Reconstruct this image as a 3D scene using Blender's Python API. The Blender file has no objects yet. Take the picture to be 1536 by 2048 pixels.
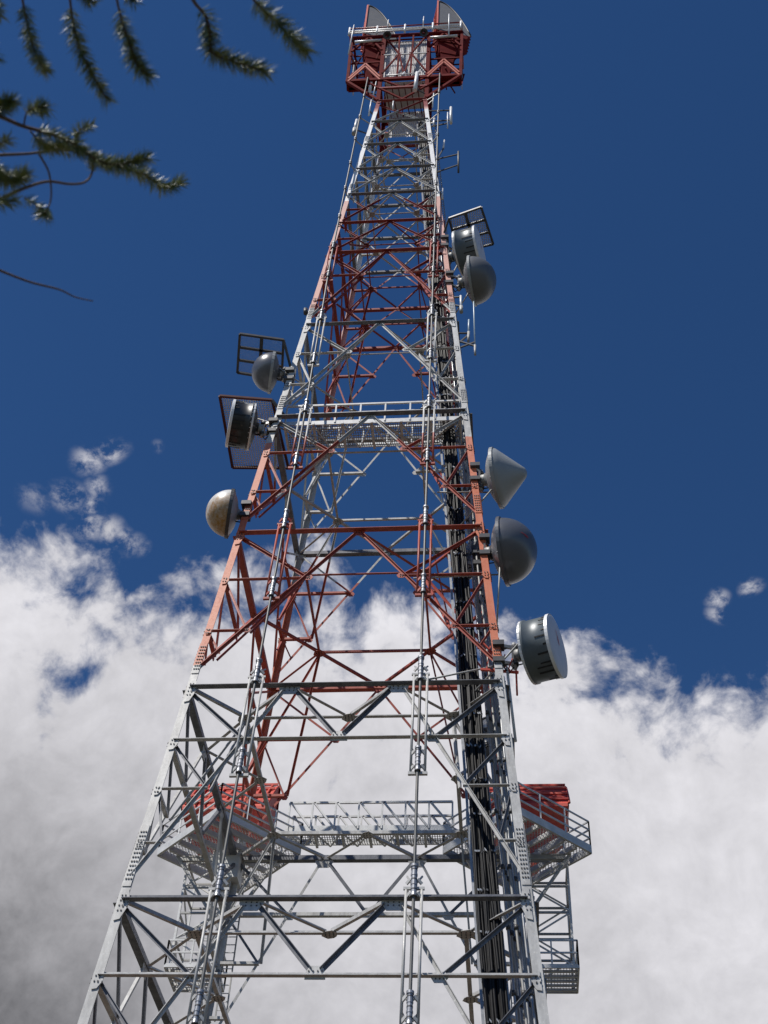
import bpy, bmesh, math, random
from mathutils import Vector, Matrix
random.seed(7)
S = bpy.context.scene
COL = S.collection
R = math.radians

# ------------------------------------------------------------------ camera
CAM = Vector((5.226, -39.32, 1.60))
cam = bpy.data.cameras.new('camera')
camo = bpy.data.objects.new('camera', cam); COL.objects.link(camo); S.camera = camo
cx = Vector((0.996, 0.0779, 0.0429)); cy = Vector((0.0278, -0.731, 0.6818)); cz = Vector((0.0845, -0.6779, -0.7303))
cx.normalize(); cy = (cy - cx*cy.dot(cx)).normalized(); cz = cx.cross(cy)
m = Matrix((cx, cy, cz)).transposed().to_4x4(); m.translation = CAM
camo.matrix_world = m
cam.sensor_fit = 'VERTICAL'; cam.sensor_height = 24.0
cam.lens = 24.0*2570.8/2048.0
cam.clip_end = 5000; cam.clip_start = 0.05
cam.dof.use_dof = True; cam.dof.focus_distance = 62.0
cam.dof.aperture_fstop = (cam.lens/1000)/0.013
S.render.resolution_x = 768; S.render.resolution_y = 1024

# ------------------------------------------------------------------ light
SUN = Vector((-0.40, -0.42, 0.81)).normalized()
sl = bpy.data.lights.new('sun', 'SUN'); sl.energy = 4.8; sl.angle = R(0.53); sl.color = (1.0, 0.955, 0.89)
so = bpy.data.objects.new('sun', sl); COL.objects.link(so)
so.rotation_euler = SUN.to_track_quat('Z', 'Y').to_euler(); so.location = SUN*200

vs = S.view_settings
S.display_settings.display_device = 'sRGB'
vs.view_transform = 'Standard'; vs.look = 'None'; vs.exposure = 0.0; vs.gamma = 1.0; vs.use_curve_mapping = False

class NT:
    """small helper round a node tree"""
    def __init__(s, tree): s.t = tree; s.n = tree.nodes; s.l = tree.links
    def new(s, typ, **kw):
        n = s.n.new(typ)
        for k, v in kw.items(): setattr(n, k, v)
        return n
    def put(s, sock, v):
        if isinstance(v, bpy.types.NodeSocket): s.l.new(v, sock)
        elif v is not None: sock.default_value = v
    def math(s, op, a, b=None, c=None, clamp=False):
        n = s.new('ShaderNodeMath', operation=op); n.use_clamp = clamp
        s.put(n.inputs[0], a); s.put(n.inputs[1], b); s.put(n.inputs[2], c); return n.outputs[0]
    def vm(s, op, a, b=None):
        n = s.new('ShaderNodeVectorMath', operation=op); s.put(n.inputs[0], a); s.put(n.inputs[1], b)
        return n.outputs['Value'] if op in ('DOT_PRODUCT', 'DISTANCE', 'LENGTH') else n.outputs[0]
    def scale(s, a, f):
        n = s.new('ShaderNodeVectorMath', operation='SCALE'); s.put(n.inputs[0], a); s.put(n.inputs['Scale'], f); return n.outputs[0]
    def noise(s, vec, scale, detail=4, rough=.5, dist=0.0, color=False):
        n = s.new('ShaderNodeTexNoise'); s.put(n.inputs['Vector'], vec)
        n.inputs['Scale'].default_value = scale; n.inputs['Detail'].default_value = detail
        n.inputs['Roughness'].default_value = rough; n.inputs['Distortion'].default_value = dist
        return n.outputs['Color' if color else 'Fac']
    def mr(s, v, a, b, c=0.0, d=1.0, smooth=False):
        n = s.new('ShaderNodeMapRange'); n.interpolation_type = 'SMOOTHSTEP' if smooth else 'LINEAR'
        s.put(n.inputs[0], v); s.put(n.inputs[1], a); s.put(n.inputs[2], b); s.put(n.inputs[3], c); s.put(n.inputs[4], d)
        return n.outputs[0]
    def mix(s, f, a, b):
        n = s.new('ShaderNodeMix', data_type='RGBA'); s.put(n.inputs[0], f); s.put(n.inputs[6], a); s.put(n.inputs[7], b)
        return n.outputs[2]

# ------------------------------------------------------------------ sky and clouds (by world direction)
w = bpy.data.worlds.new('World'); S.world = w; w.use_nodes = True
N = NT(w.node_tree); N.n.clear()
sky = N.new('ShaderNodeTexSky', sky_type='NISHITA'); sky.sun_disc = False
sky.sun_elevation = math.asin(SUN.z); sky.sun_rotation = math.atan2(SUN.x, SUN.y)
sky.altitude = 2000; sky.air_density = 0.9; sky.dust_density = 0.05; sky.ozone_density = 2.2
D = N.new('ShaderNodeTexCoord').outputs['Generated']
D = N.vm('NORMALIZE', D)
d1 = Vector((-0.3667, 0.6477, 0.6678)); d2 = Vector((0.1979, 0.7714, 0.6048))
nn = d1.cross(d2).normalized()
if nn.z > 0: nn = -nn
below = N.vm('DOT_PRODUCT', D, tuple(nn))              # radians under the cloud edge
warp = N.scale(N.vm('SUBTRACT', N.noise(D, 9, 3, .5, color=True), (.5, .5, .5)), 0.05)
Dw = N.vm('ADD', D, warp)
fb = N.noise(Dw, 13, 13, .60)
fb2 = N.noise(N.vm('ADD', Dw, (3.1, 1.7, 5.3)), 34, 11, .64)
big = N.noise(N.vm('ADD', D, (7.3, 2.2, 1.1)), 6.0, 3, .5)
cov = N.mr(below, -0.080, 0.060, -1.60, 1.75)
for (dv, rad, amp) in [((-0.1269, 0.6926, 0.7101), .045, 1.0), ((-0.15, 0.695, 0.703), .06, .75), ((-0.075, 0.715, 0.695), .06, .75), ((-0.0, 0.735, 0.678), .05, .5),
                       ((-0.335, 0.657, 0.675), .040, .75), ((0.045, 0.76, 0.648), .05, .45)]:
    dist = N.vm('DISTANCE', Dw, tuple(Vector(dv).normalized()))
    cov = N.math('ADD', cov, N.mr(dist, 0.0, rad, amp, 0.0, smooth=True))
for (dv, rad, amp) in [((-0.316, 0.7256, 0.6113), .028, .95), ((-0.302, 0.716, 0.629), .022, .45), ((-0.325, 0.668, 0.669), .03, .5), ((0.1231, 0.7982, 0.5897), .03, .5), ((0.10, 0.765, 0.636), .05, .1), ((-0.06, 0.66, 0.75), .05, .3)]:
    dist = N.vm('DISTANCE', Dw, tuple(Vector(dv).normalized()))
    cov = N.math('SUBTRACT', cov, N.mr(dist, 0.0, rad, amp, 0.0, smooth=True))
cov = N.math('ADD', cov, N.mr(fb, .30, .70, -.80, .80))
cov = N.math('ADD', cov, N.mr(fb2, .30, .70, -.38, .38))
vo = N.new('ShaderNodeTexVoronoi'); vo.feature = 'F1'; vo.normalize = True
N.put(vo.inputs['Vector'], N.vm('ADD', Dw, N.scale(N.vm('SUBTRACT', N.noise(D, 40, 3, .5, color=True), (.5, .5, .5)), .02)))
vo.inputs['Scale'].default_value = 24; vo.inputs['Detail'].default_value = 3.0; vo.inputs['Roughness'].default_value = .55
puff = vo.outputs['Distance']
cov = N.math('ADD', cov, N.mr(puff, .08, .50, .50, -.50))
mask = N.mr(cov, -.15, 1.05, 0, 1, smooth=True)
# thin detached wisps above the bank
wis = None; wn = N.mr(N.noise(N.vm('ADD', Dw, (1.3, .4, 2.2)), 48, 9, .66), .42, .68, 0, 1, smooth=True)
for (dv, rad, amp) in [((-0.305, 0.609, 0.732), .022, 1.0), ((-0.290, 0.605, 0.741), .020, .9), ((-0.318, 0.629, 0.709), .022, .8), ((-0.298, 0.628, 0.719), .018, .7), ((-0.303, 0.638, 0.708), .016, .8), ((-0.305, 0.647, 0.698), .020, .95), ((-0.285, 0.661, 0.694), .015, .85), ((-0.270, 0.672, 0.689), .012, .8),
                       ((-0.292, 0.655, 0.697), .018, .9), ((-0.278, 0.667, 0.691), .016, .85), ((-0.34, 0.628, 0.70), .022, .35), ((-0.255, 0.612, 0.748), .010, .4),
                       ((0.166, 0.722, 0.671), .016, 1.0), ((0.164, 0.731, 0.662), .016, 1.0), ((0.1895, 0.7148, 0.6732), .014, .8)]:
    b_ = N.mr(N.vm('DISTANCE', Dw, tuple(Vector(dv).normalized())), 0.0, rad*.80, amp, 0.0, smooth=True)
    wis = b_ if wis is None else N.math('MAXIMUM', wis, b_)
wis = N.math('MULTIPLY', N.math('MULTIPLY', wis, wn), 1.0)
mask = N.math('MAXIMUM', mask, wis)
# light inside the cloud: compare its density here with its density a little towards the sun
lit = N.noise(N.vm('ADD', Dw, tuple(Vector((-0.35, 0.1, 0.9)).normalized()*0.012)), 13, 13, .60)
relief = N.math('SUBTRACT', fb, lit)
tone = N.math('ADD', N.mr(below, 0.02, 0.33, .74, .60), N.math('MULTIPLY', relief, .50))
tone = N.math('ADD', tone, N.mr(big, .35, .66, -.05, .07))
tone = N.math('ADD', tone, N.mr(fb2, .3, .7, -.012, .012))
tone = N.math('ADD', tone, N.mr(puff, .08, .5, .035, -.045))
dl = N.vm('DISTANCE', D, tuple(Vector((-0.40, 0.85, 0.40)).normalized()))
tone = N.math('SUBTRACT', tone, N.mr(dl, .03, .30, .40, 0.0, smooth=True))
tone = N.math('MAXIMUM', tone, .14)
STR = 0.095
cc = N.new('ShaderNodeCombineColor')
for i, k in enumerate((1.0, .985, 1.03)): N.put(cc.inputs[i], N.math('MULTIPLY', tone, k/STR))
skyc = N.mix(1.0, sky.outputs[0], sky.outputs[0])
hs = N.new('ShaderNodeHueSaturation'); hs.inputs['Hue'].default_value = .505; hs.inputs['Saturation'].default_value = 1.24; hs.inputs['Value'].default_value = 1.0
N.put(hs.inputs['Color'], sky.outputs[0])
final = N.mix(N.math('MULTIPLY', mask, .97), hs.outputs[0], cc.outputs[0])
bg = N.new('ShaderNodeBackground'); bg.inputs['Strength'].default_value = STR
N.put(bg.inputs['Color'], final)
wo = N.new('ShaderNodeOutputWorld'); N.l.new(bg.outputs[0], wo.inputs[0])

# ------------------------------------------------------------------ materials
def material(name, color, rough=.5, metal=0.0, wear=None, wearscale=1.5, weight=.5, bump=0.0, spec=.5, rough2=None, stretch=(1, 1, 1)):
    mt = bpy.data.materials.new(name); mt.use_nodes = True
    q = NT(mt.node_tree); b = mt.node_tree.nodes['Principled BSDF']
    b.inputs['Roughness'].default_value = rough; b.inputs['Metallic'].default_value = metal
    b.inputs['Specular IOR Level'].default_value = spec
    pos = q.new('ShaderNodeNewGeometry').outputs['Position']
    mp = q.new('ShaderNodeMapping'); mp.inputs['Scale'].default_value = stretch; q.put(mp.inputs['Vector'], pos)
    c = (*color, 1)
    if wear:
        f = q.mr(q.noise(mp.outputs[0], wearscale, 8, .68), .5 - .12, .5 + .17, 0, weight)
        q.put(b.inputs['Base Color'], q.mix(f, c, (*wear, 1)))
    else:
        b.inputs['Base Color'].default_value = c
    if rough2 is not None:
        q.put(b.inputs['Roughness'], q.mr(q.noise(mp.outputs[0], wearscale*2.3, 5, .6), .35, .65, rough, rough2))
    if bump:
        bn = q.new('ShaderNodeBump'); bn.inputs['Strength'].default_value = bump; bn.inputs['Distance'].default_value = .02
        q.put(bn.inputs['Height'], q.noise(mp.outputs[0], wearscale*5, 6, .6)); q.put(b.inputs['Normal'], bn.outputs[0])
    return mt

def banded(leg=False, shade_dark=False):
    """tower steel: aviation bands, paint by height, with chalked and rubbed patches"""
    mt = bpy.data.materials.new('banded_leg_sunlit_paint' if leg else 'banded_tower_paint'); mt.use_nodes = True
    q = NT(mt.node_tree); b = mt.node_tree.nodes['Principled BSDF']
    pos = q.new('ShaderNodeNewGeometry').outputs['Position']
    sx = q.new('ShaderNodeSeparateXYZ'); q.put(sx.inputs[0], pos)
    z = q.math('ADD', sx.outputs[2], q.mr(q.noise(pos, 3, 2), 0, 1, -.12, .12))
    def step(h): return q.math('GREATER_THAN', z, h)
    red = q.math('SUBTRACT', 1.0, step(16.9))
    for a, c in ((30.55, 43.75), (55.1, 67.2), (80.3, 200)):
        red = q.math('ADD', red, q.math('SUBTRACT', step(a), step(c)))
    mp = q.new('ShaderNodeMapping'); mp.inputs['Scale'].default_value = (2.2, 2.2, .55); q.put(mp.inputs['Vector'], pos)
    n1 = q.noise(mp.outputs[0], 1.3, 9, .7); n2 = q.noise(pos, 9, 6, .7)
    white = q.mix(q.mr(n1, .40, .62, 0, 1), (.50, .495, .48, 1), (.34, .335, .325, 1))
    white = q.mix(q.mr(n2, .58, .74, 0, .65), white, (.78, .78, .76, 1))
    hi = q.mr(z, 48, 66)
    if shade_dark: white = q.mix(q.mr(n1, .40, .62), (.085, .09, .11, 1), (.17, .175, .19, 1)); redc0 = None  # underside shade and dark reflections put into the colour of the pale bands
    if leg: white = q.mix(hi, white, (.80, .79, .78, 1))
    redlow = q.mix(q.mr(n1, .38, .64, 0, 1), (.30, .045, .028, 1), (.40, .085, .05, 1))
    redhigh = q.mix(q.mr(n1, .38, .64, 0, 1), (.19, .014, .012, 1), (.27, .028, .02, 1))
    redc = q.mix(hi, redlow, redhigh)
    if leg: redc =  q.mix(q.mr(z, 40, 62), q.mix(q.mr(n1, .38, .64), (.50, .115, .045, 1), (.58, .175, .085, 1)), q.mix(q.mr(z, 80.4, 80.9), (.68, .40, .34, 1), (.24, .025, .02, 1)))  # lighter leg red: sunlight and washed-out glare partly put into the paint colour
    redc = q.mix(q.mr(n2, .62, .75, 0, .4), redc, (.52, .27, .2, 1))
    mp2 = q.new('ShaderNodeMapping'); mp2.inputs['Scale'].default_value = (5, 5, .35); q.put(mp2.inputs['Vector'], pos)
    rust = q.mr(q.noise(mp2.outputs[0], 1.6, 8, .7), .60, .72, 0, .55)
    col = q.mix(rust, q.mix(red, white, redc), (.16, .095, .065, 1))
    q.put(b.inputs['Base Color'], col)
    q.put(b.inputs['Metallic'], q.mr(red, 0, 1, .08, 0.0))
    q.put(b.inputs['Roughness'], q.mr(n2, .3, .7, .36, .6))
    return mt

MAT = {
 'band': banded(), 'leg': banded(True), 'shade_dark': banded(False, True),
 'steel': material('galvanised_steel', (.50, .50, .49), .42, .20, (.68, .68, .67), 2.5, .7, rough2=.62),
 'dull': material('dull_galvanised_steel', (.32, .32, .31), .55, .12, (.42, .41, .39), 2, .7),
 'dark': material('dark_steel', (.055, .058, .065), .5, .3, (.12, .11, .1), 4, .5),
 'tube': material('waveguide_copper_grey', (.11, .115, .115), .5, .25, (.17, .155, .14), 2, .7),
 'collar': material('collar_aluminium', (.36, .37, .39), .36, .5, (.22, .22, .23), 8, .6),
 'black': material('black_cable_jacket', (.008, .008, .009), .5, 0, (.02, .02, .021), 6, .5, spec=.22),
 'silver': material('silver_ladder_steel', (.40, .41, .42), .38, .5, (.20, .21, .22), 5, .6),
 'red': material('faded_red_paint', (.52, .055, .038), .55, 0, (.60, .13, .085), 2.0, .8, rough2=.7),
 'deepred': material('dark_red_paint', (.105, .006, .007), .75, 0, (.18, .014, .011), 2.0, .8, spec=.08),
 'brown': material('brown_red_frame_paint', (.060, .016, .014), .6, 0, (.10, .03, .025), 3, .6, spec=.2),
 'orange': material('orange_red_paint', (.50, .12, .06), .5, 0, (.38, .06, .04), 3, .7),
 'wall': material('white_corrugated_cladding', (.68, .66, .66), .5, 0, (.48, .44, .42), 1.2, .7, stretch=(1, 1, 3)),
 'horn': material('weathered_grey_horn_panel', (.12, .125, .14), .6, .0, (.18, .175, .17), 1.2, .6),
 'white': material('white_antenna_fibreglass', (.78, .78, .78), .35, 0, (.6, .6, .6), 4, .4),
 'pale': material('pale_blue_fibreglass', (.46, .55, .60), .35, 0),
 'radome_dark': material('dark_grey_radome', (.085, .090, .105), .30, 0, (.12, .125, .135), 1.3, .5, spec=.6),
 'radome_mid': material('mid_grey_radome', (.12, .123, .13), .38, 0, (.12, .12, .12), 1.2, .6),
 'radome_light': material('light_grey_radome', (.30, .315, .32), .42, 0, (.25, .26, .26), 1.1, .7),
 'flatwhite': material('pale_fabric_radome', (.60, .60, .64), .6, 0, (.52, .52, .55), 1.6, .6),
 'shroud': material('blue_grey_shroud', (.085, .105, .118), .42, .1, (.13, .15, .16), 1.6, .7),
 'shroudlight': material('chalky_grey_shroud', (.38, .40, .41), .5, .1, (.24, .25, .26), 1.6, .8),
 'logo': material('red_marking', (.55, .035, .03), .5),
 'tar': material('black_sealant', (.01, .01, .012), .6),
 'bark': material('pine_bark', (.085, .050, .032), .8, 0, (.16, .10, .07), 40, .7, bump=.5),
}
def rusty():
    mt = bpy.data.materials.new('rust_stained_radome'); mt.use_nodes = True
    q = NT(mt.node_tree); b = mt.node_tree.nodes['Principled BSDF']
    tc = q.new('ShaderNodeTexCoord').outputs['Object']
    sx = q.new('ShaderNodeSeparateXYZ'); q.put(sx.inputs[0], tc)
    h = q.math('ADD', sx.outputs[2], q.mr(q.noise(tc, 2.2, 6, .65), .2, .8, -.55, .55))
    f = q.mr(h, .30, -.45, 0, 1, smooth=True)
    f = q.math('MULTIPLY', f, q.mr(q.noise(tc, 6, 6, .7), .3, .6, .45, 1))
    c = q.mix(q.noise(tc, 3, 4), (.72, .71, .68, 1), (.56, .55, .52, 1))
    q.put(b.inputs['Base Color'], q.mix(f, c, (.33, .17, .035, 1)))
    b.inputs['Roughness'].default_value = .38
    return mt
MAT['rusty'] = rusty()
def drum_shroud():
    mt = bpy.data.materials.new('drum_shroud_blackened'); mt.use_nodes = True
    q = NT(mt.node_tree); b = mt.node_tree.nodes['Principled BSDF']
    tc = q.new('ShaderNodeTexCoord').outputs['Object']
    mp = q.new('ShaderNodeMapping'); mp.inputs['Scale'].default_value = (1.2, 4, 4); q.put(mp.inputs['Vector'], tc)
    sx = q.new('ShaderNodeSeparateXYZ'); q.put(sx.inputs[0], tc)
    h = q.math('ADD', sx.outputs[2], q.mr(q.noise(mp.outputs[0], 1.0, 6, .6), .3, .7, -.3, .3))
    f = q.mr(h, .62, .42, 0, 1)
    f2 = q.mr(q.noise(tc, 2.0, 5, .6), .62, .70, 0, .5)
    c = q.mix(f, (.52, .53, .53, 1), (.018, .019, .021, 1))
    q.put(b.inputs['Base Color'], q.mix(f2, c, (.28, .20, .13, 1)))
    b.inputs['Roughness'].default_value = .4
    return mt
MAT['stained'] = drum_shroud()
def mesh_screen():
    """expanded metal grating: real holes through a thin sheet"""
    mt = bpy.data.materials.new('metal_grating'); mt.use_nodes = True
    q = NT(mt.node_tree); b = mt.node_tree.nodes['Principled BSDF']; out = mt.node_tree.nodes['Material Output']
    pos = q.new('ShaderNodeNewGeometry').outputs['Position']
    sx = q.new('ShaderNodeSeparateXYZ'); q.put(sx.inputs[0], pos)
    def line(s, period, duty): return q.math('LESS_THAN', q.math('FRACT', q.math('MULTIPLY', s, 1/period)), duty)
    g = q.math('MAXIMUM', line(sx.outputs[0], .10, .34), line(sx.outputs[1], .14, .30))
    b.inputs['Base Color'].default_value = (.25, .255, .26, 1); b.inputs['Metallic'].default_value = .4; b.inputs['Roughness'].default_value = .5
    tr = q.new('ShaderNodeBsdfTransparent'); mx = q.new('ShaderNodeMixShader')
    q.l.new(g, mx.inputs[0]); q.l.new(tr.outputs[0], mx.inputs[1]); q.l.new(b.outputs[0], mx.inputs[2]); q.l.new(mx.outputs[0], out.inputs[0])
    return mt
MAT['grating'] = mesh_screen()
def needle_mat():
    mt = bpy.data.materials.new('pine_needles'); mt.use_nodes = True
    q = NT(mt.node_tree); b = mt.node_tree.nodes['Principled BSDF']
    tc = q.new('ShaderNodeNewGeometry').outputs['Position']
    c = q.mix(q.mr(q.noise(tc, 14, 3), .35, .65), (.055, .105, .035, 1), (.25, .26, .055, 1))
    q.put(b.inputs['Base Color'], c); b.inputs['Roughness'].default_value = .46
    b.inputs['Specular IOR Level'].default_value = .6
    return mt
MAT['needle'] = needle_mat()
def ground_mat():
    mt = bpy.data.materials.new('dry_grass_and_gravel'); mt.use_nodes = True
    q = NT(mt.node_tree); b = mt.node_tree.nodes['Principled BSDF']
    tc = q.new('ShaderNodeNewGeometry').outputs['Position']
    c = q.mix(q.mr(q.noise(tc, .12, 8, .6), .4, .6), (.070, .060, .042, 1), (.035, .045, .024, 1))
    c = q.mix(q.mr(q.noise(tc, 4, 6, .7), .45, .7), c, (.12, .105, .085, 1))
    q.put(b.inputs['Base Color'], c); b.inputs['Roughness'].default_value = .9
    return mt
MAT['ground'] = ground_mat()

def fine_mesh(name, duty, per):
    mt = MAT['grating'].copy(); mt.name = name
    for nd in mt.node_tree.nodes:
        if nd.type == 'MATH' and nd.operation == 'LESS_THAN': nd.inputs[1].default_value = duty
        if nd.type == 'MATH' and nd.operation == 'MULTIPLY': nd.inputs[1].default_value = 1/per
    mt.node_tree.nodes['Principled BSDF'].inputs['Base Color'].default_value = (.5, .5, .5, 1)
    MAT[name] = mt
fine_mesh('deck_screen', .26, .11); fine_mesh('thin_screen', .10, .05); fine_mesh('dense_screen', .30, .11)
# ------------------------------------------------------------------ mesh builder
class MB:
    def __init__(s): s.v = []; s.f = []; s.m = []; s.mats = []; s.smooth = []
    def mi(s, mat):
        if mat not in s.mats: s.mats.append(mat)
        return s.mats.index(mat)
    def add(s, vs, fs, mat='band', smooth=False):
        o = len(s.v); s.v += [Vector(v) for v in vs]; k = s.mi(mat)
        for f in fs: s.f.append([i+o for i in f]); s.m.append(k); s.smooth.append(smooth)
        return s
    def slab(s, p0, p1, a, b, mat='band'):
        """box swept p0->p1 with cross-section corners o + {0,a} + {0,b}"""
        p0 = Vector(p0); p1 = Vector(p1)
        vs = [p+x for p in (p0, p1) for x in (Vector(), a, a+b, b)]
        return s.add(vs, [(0, 1, 2, 3), (4, 7, 6, 5), (0, 4, 5, 1), (1, 5, 6, 2), (2, 6, 7, 3), (3, 7, 4, 0)], mat)
    def bar(s, p0, p1, wd, th, up=(0, 0, 1), mat='band'):
        p0 = Vector(p0); p1 = Vector(p1); d = (p1-p0).normalized(); up = Vector(up)
        if abs(d.dot(up.normalized())) > .98: up = Vector((1, 0, 0)) if abs(d.x) < .9 else Vector((0, 1, 0))
        t = d.cross(up).normalized(); u = t.cross(d).normalized()
        return s.slab(p0 - t*wd/2 - u*th/2, p1 - t*wd/2 - u*th/2, t*wd, u*th, mat)
    def angle(s, p0, p1, wd, n, mat='band', th=.018, flip=1, back=1):
        """rolled steel angle lying in the plane with normal n"""
        p0 = Vector(p0); p1 = Vector(p1); d = (p1-p0).normalized(); n = Vector(n)
        n = (n - d*n.dot(d)).normalized(); t = n.cross(d).normalized()*flip
        s.slab(p0 - t*wd/2, p1 - t*wd/2, t*wd, -n*th, mat)
        s.slab(p0 - t*wd/2 - n*th*back if back > 0 else p0 - t*wd/2, p1 - t*wd/2 - n*th*back if back > 0 else p1 - t*wd/2, t*th, -n*wd*back*.85, mat)
        return s
    def tube(s, pts, r, mat='steel', seg=8, caps=True):
        pts = [Vector(p) for p in pts]; rs = r if isinstance(r, (list, tuple)) else [r]*len(pts)
        o = len(s.v); k = s.mi(mat); prev = None
        for i, p in enumerate(pts):
            d = (pts[min(i+1, len(pts)-1)] - pts[max(i-1, 0)]).normalized()
            if prev is None:
                a = d.orthogonal().normalized()
            else:
                a = (prev - d*prev.dot(d)).normalized()
            prev = a; b = d.cross(a)
            for j in range(seg):
                an = 2*math.pi*j/seg; s.v.append(p + (a*math.cos(an)+b*math.sin(an))*rs[i])
        for i in range(len(pts)-1):
            for j in range(seg):
                s.f.append([o+i*seg+j, o+i*seg+(j+1) % seg, o+(i+1)*seg+(j+1) % seg, o+(i+1)*seg+j]); s.m.append(k); s.smooth.append(True)
        if caps:
            s.f.append([o+j for j in range(seg)][::-1]); s.m.append(k); s.smooth.append(False)
            s.f.append([o+(len(pts)-1)*seg+j for j in range(seg)]); s.m.append(k); s.smooth.append(False)
        return s
    def lathe(s, prof, mat, seg=40, o0=Vector(), ax=Vector((1, 0, 0)), smooth=True):
        """prof = [(t along axis, radius)]"""
        ax = Vector(ax).normalized(); a = Vector((0, 0, 1)); a = (a-ax*a.dot(ax)).normalized(); b = ax.cross(a)
        o = len(s.v); k = s.mi(mat)
        for (t, r) in prof:
            for j in range(seg):
                an = 2*math.pi*j/seg; s.v.append(Vector(o0)+ax*t+(a*math.cos(an)+b*math.sin(an))*max(r, 1e-4))
        for i in range(len(prof)-1):
            for j in range(seg):
                s.f.append([o+i*seg+j, o+i*seg+(j+1) % seg, o+(i+1)*seg+(j+1) % seg, o+(i+1)*seg+j]); s.m.append(k); s.smooth.append(smooth)
        return s
    def plate(s, poly, n, th, mat='band'):
        n = Vector(n).normalized(); P = [Vector(p) for p in poly]; k = len(P)
        return s.add(P+[p-n*th for p in P], [list(range(k)), list(range(2*k-1, k-1, -1))]+[(i, i+k, (i+1) % k+k, (i+1) % k) for i in range(k)], mat)
    def build(s, name, parent=None, loc=None):
        me = bpy.data.meshes.new(name)
        L = Vector(loc) if loc is not None else Vector()
        base = parent_loc(parent)
        me.from_pydata([tuple(v-base-L) for v in s.v], [], s.f)
        for mt in s.mats: me.materials.append(MAT[mt])
        for p, k, sm in zip(me.polygons, s.m, s.smooth): p.material_index = k; p.use_smooth = sm
        bm = bmesh.new(); bm.from_mesh(me); bmesh.ops.recalc_face_normals(bm, faces=bm.faces); bm.to_mesh(me); bm.free()
        o = bpy.data.objects.new(name, me); COL.objects.link(o); o.location = L
        if parent: o.parent = parent
        return o
def parent_loc(p):
    v = Vector()
    while p: v += Vector(p.location); p = p.parent
    return v
def tag(o, label=None, cat=None, group=None, kind=None):
    if label: o['label'] = label
    if cat: o['category'] = cat
    if group: o['group'] = group
    if kind: o['kind'] = kind
    return o
def thing(name, label, cat, loc=(0, 0, 0), group=None):
    o = bpy.data.objects.new(name, None); COL.objects.link(o); o.location = loc; o.empty_display_size = .3
    return tag(o, label, cat, group)

# ------------------------------------------------------------------ ground
g = MB(); n = 24; ext = 3000
for ix in range(n+1):
    for iy in range(n+1):
        x = (ix/n*2-1); y = (iy/n*2-1); x = ext*x*abs(x)**1.5; y = ext*y*abs(y)**1.5
        g.v.append(Vector((x, y, -.02)))
k = g.mi('ground')
for ix in range(n):
    for iy in range(n):
        a = ix*(n+1)+iy; g.f.append([a, a+n+1, a+n+2, a+1]); g.m.append(k); g.smooth.append(True)
tag(g.build('ground'), kind='structure')

# ------------------------------------------------------------------ the tower
def W(z): return 6.0-.0723*(z-21.02)
TOP = 82.0
FACES = [(Vector((0, -1, 0)), Vector((1, 0, 0))), (Vector((1, 0, 0)), Vector((0, 1, 0))),
         (Vector((0, 1, 0)), Vector((-1, 0, 0))), (Vector((-1, 0, 0)), Vector((0, -1, 0)))]
def FP(face, fr, z, off=0.0):
    n, t = FACES[face]; h = W(z); return n*(h+off)+t*(fr*h)+Vector((0, 0, z))
LV = [0, 3.8, 12.3, 21.02, 29.48, 37.7, 45.64, 53.5, 60.9, 64.4, 68.0, 71.46, 75.0, 78.55, 82.0]
tower = thing('lattice_tower', 'tall four legged lattice steel tower painted in red and white bands', 'tower')
members = {}
def member(kind, mb, p0, p1, wd):
    mid = (Vector(p0)+Vector(p1))/2; L = (Vector(p1)-Vector(p0)).length
    members.setdefault(kind, []).append((L*wd/(mid-CAM).length_squared, mb))
def bolts(mb, c, u, v, n, nu, nv, du, dv, r=.022, mat='dark'):
    for i in range(nu):
        for j in range(nv):
            p = c+u*((i-(nu-1)/2)*du)+v*((j-(nv-1)/2)*dv)
            mb.slab(p-u*r-v*r, p-u*r-v*r+n*.022, u*2*r, v*2*r, mat)

# legs: heavy angles, corner outwards, spliced near every second level
for (sx, sy) in ((-1, -1), (1, -1), (1, 1), (-1, 1)):
    mb = MB()
    def LP(z): h = W(z); return Vector((sx*h, sy*h, z))
    zs = [0, 25, 50, TOP+.3]
    for a, b in zip(zs[:-1], zs[1:]):
        wd = .285-.0007*a
        A = LP(a)+Vector((sx, sy, 0))*.06; B = LP(b)+Vector((sx, sy, 0))*.06
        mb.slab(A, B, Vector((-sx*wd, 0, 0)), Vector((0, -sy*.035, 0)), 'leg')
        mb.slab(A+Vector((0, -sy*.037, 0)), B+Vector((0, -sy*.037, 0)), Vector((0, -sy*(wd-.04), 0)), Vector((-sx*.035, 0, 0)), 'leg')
    # rolled lip seen on the outer corner
    leg = mb.build('leg', tower)
    for zc, ln in ((22.6, 2.2), (30.9, 1.5), (39.2, 1.2), (46.9, 1.1), (54.9, 1.4), (62.0, .8), (69.1, .8), (76, .7), (13.8, 2.0)):
        s_ = MB(); wd = (.285-.0007*zc)*.94
        for (n, t) in ((Vector((0, sy, 0)), Vector((-sx, 0, 0))), (Vector((sx, 0, 0)), Vector((0, -sy, 0)))):
            A = LP(zc-ln/2)+Vector((sx, sy, 0))*.06+n*.004+t*.012; B = LP(zc+ln/2)+Vector((sx, sy, 0))*.06+n*.004+t*.012
            s_.slab(A, B, t*wd, n*.02, 'leg')
            d = (B-A).normalized()
            bolts(s_, (A+B)/2+t*wd*.5+n*.022, t, d, n, 3, int(ln/.17), wd*.30, .155)
        s_.build('splice_plate', leg)

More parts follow.
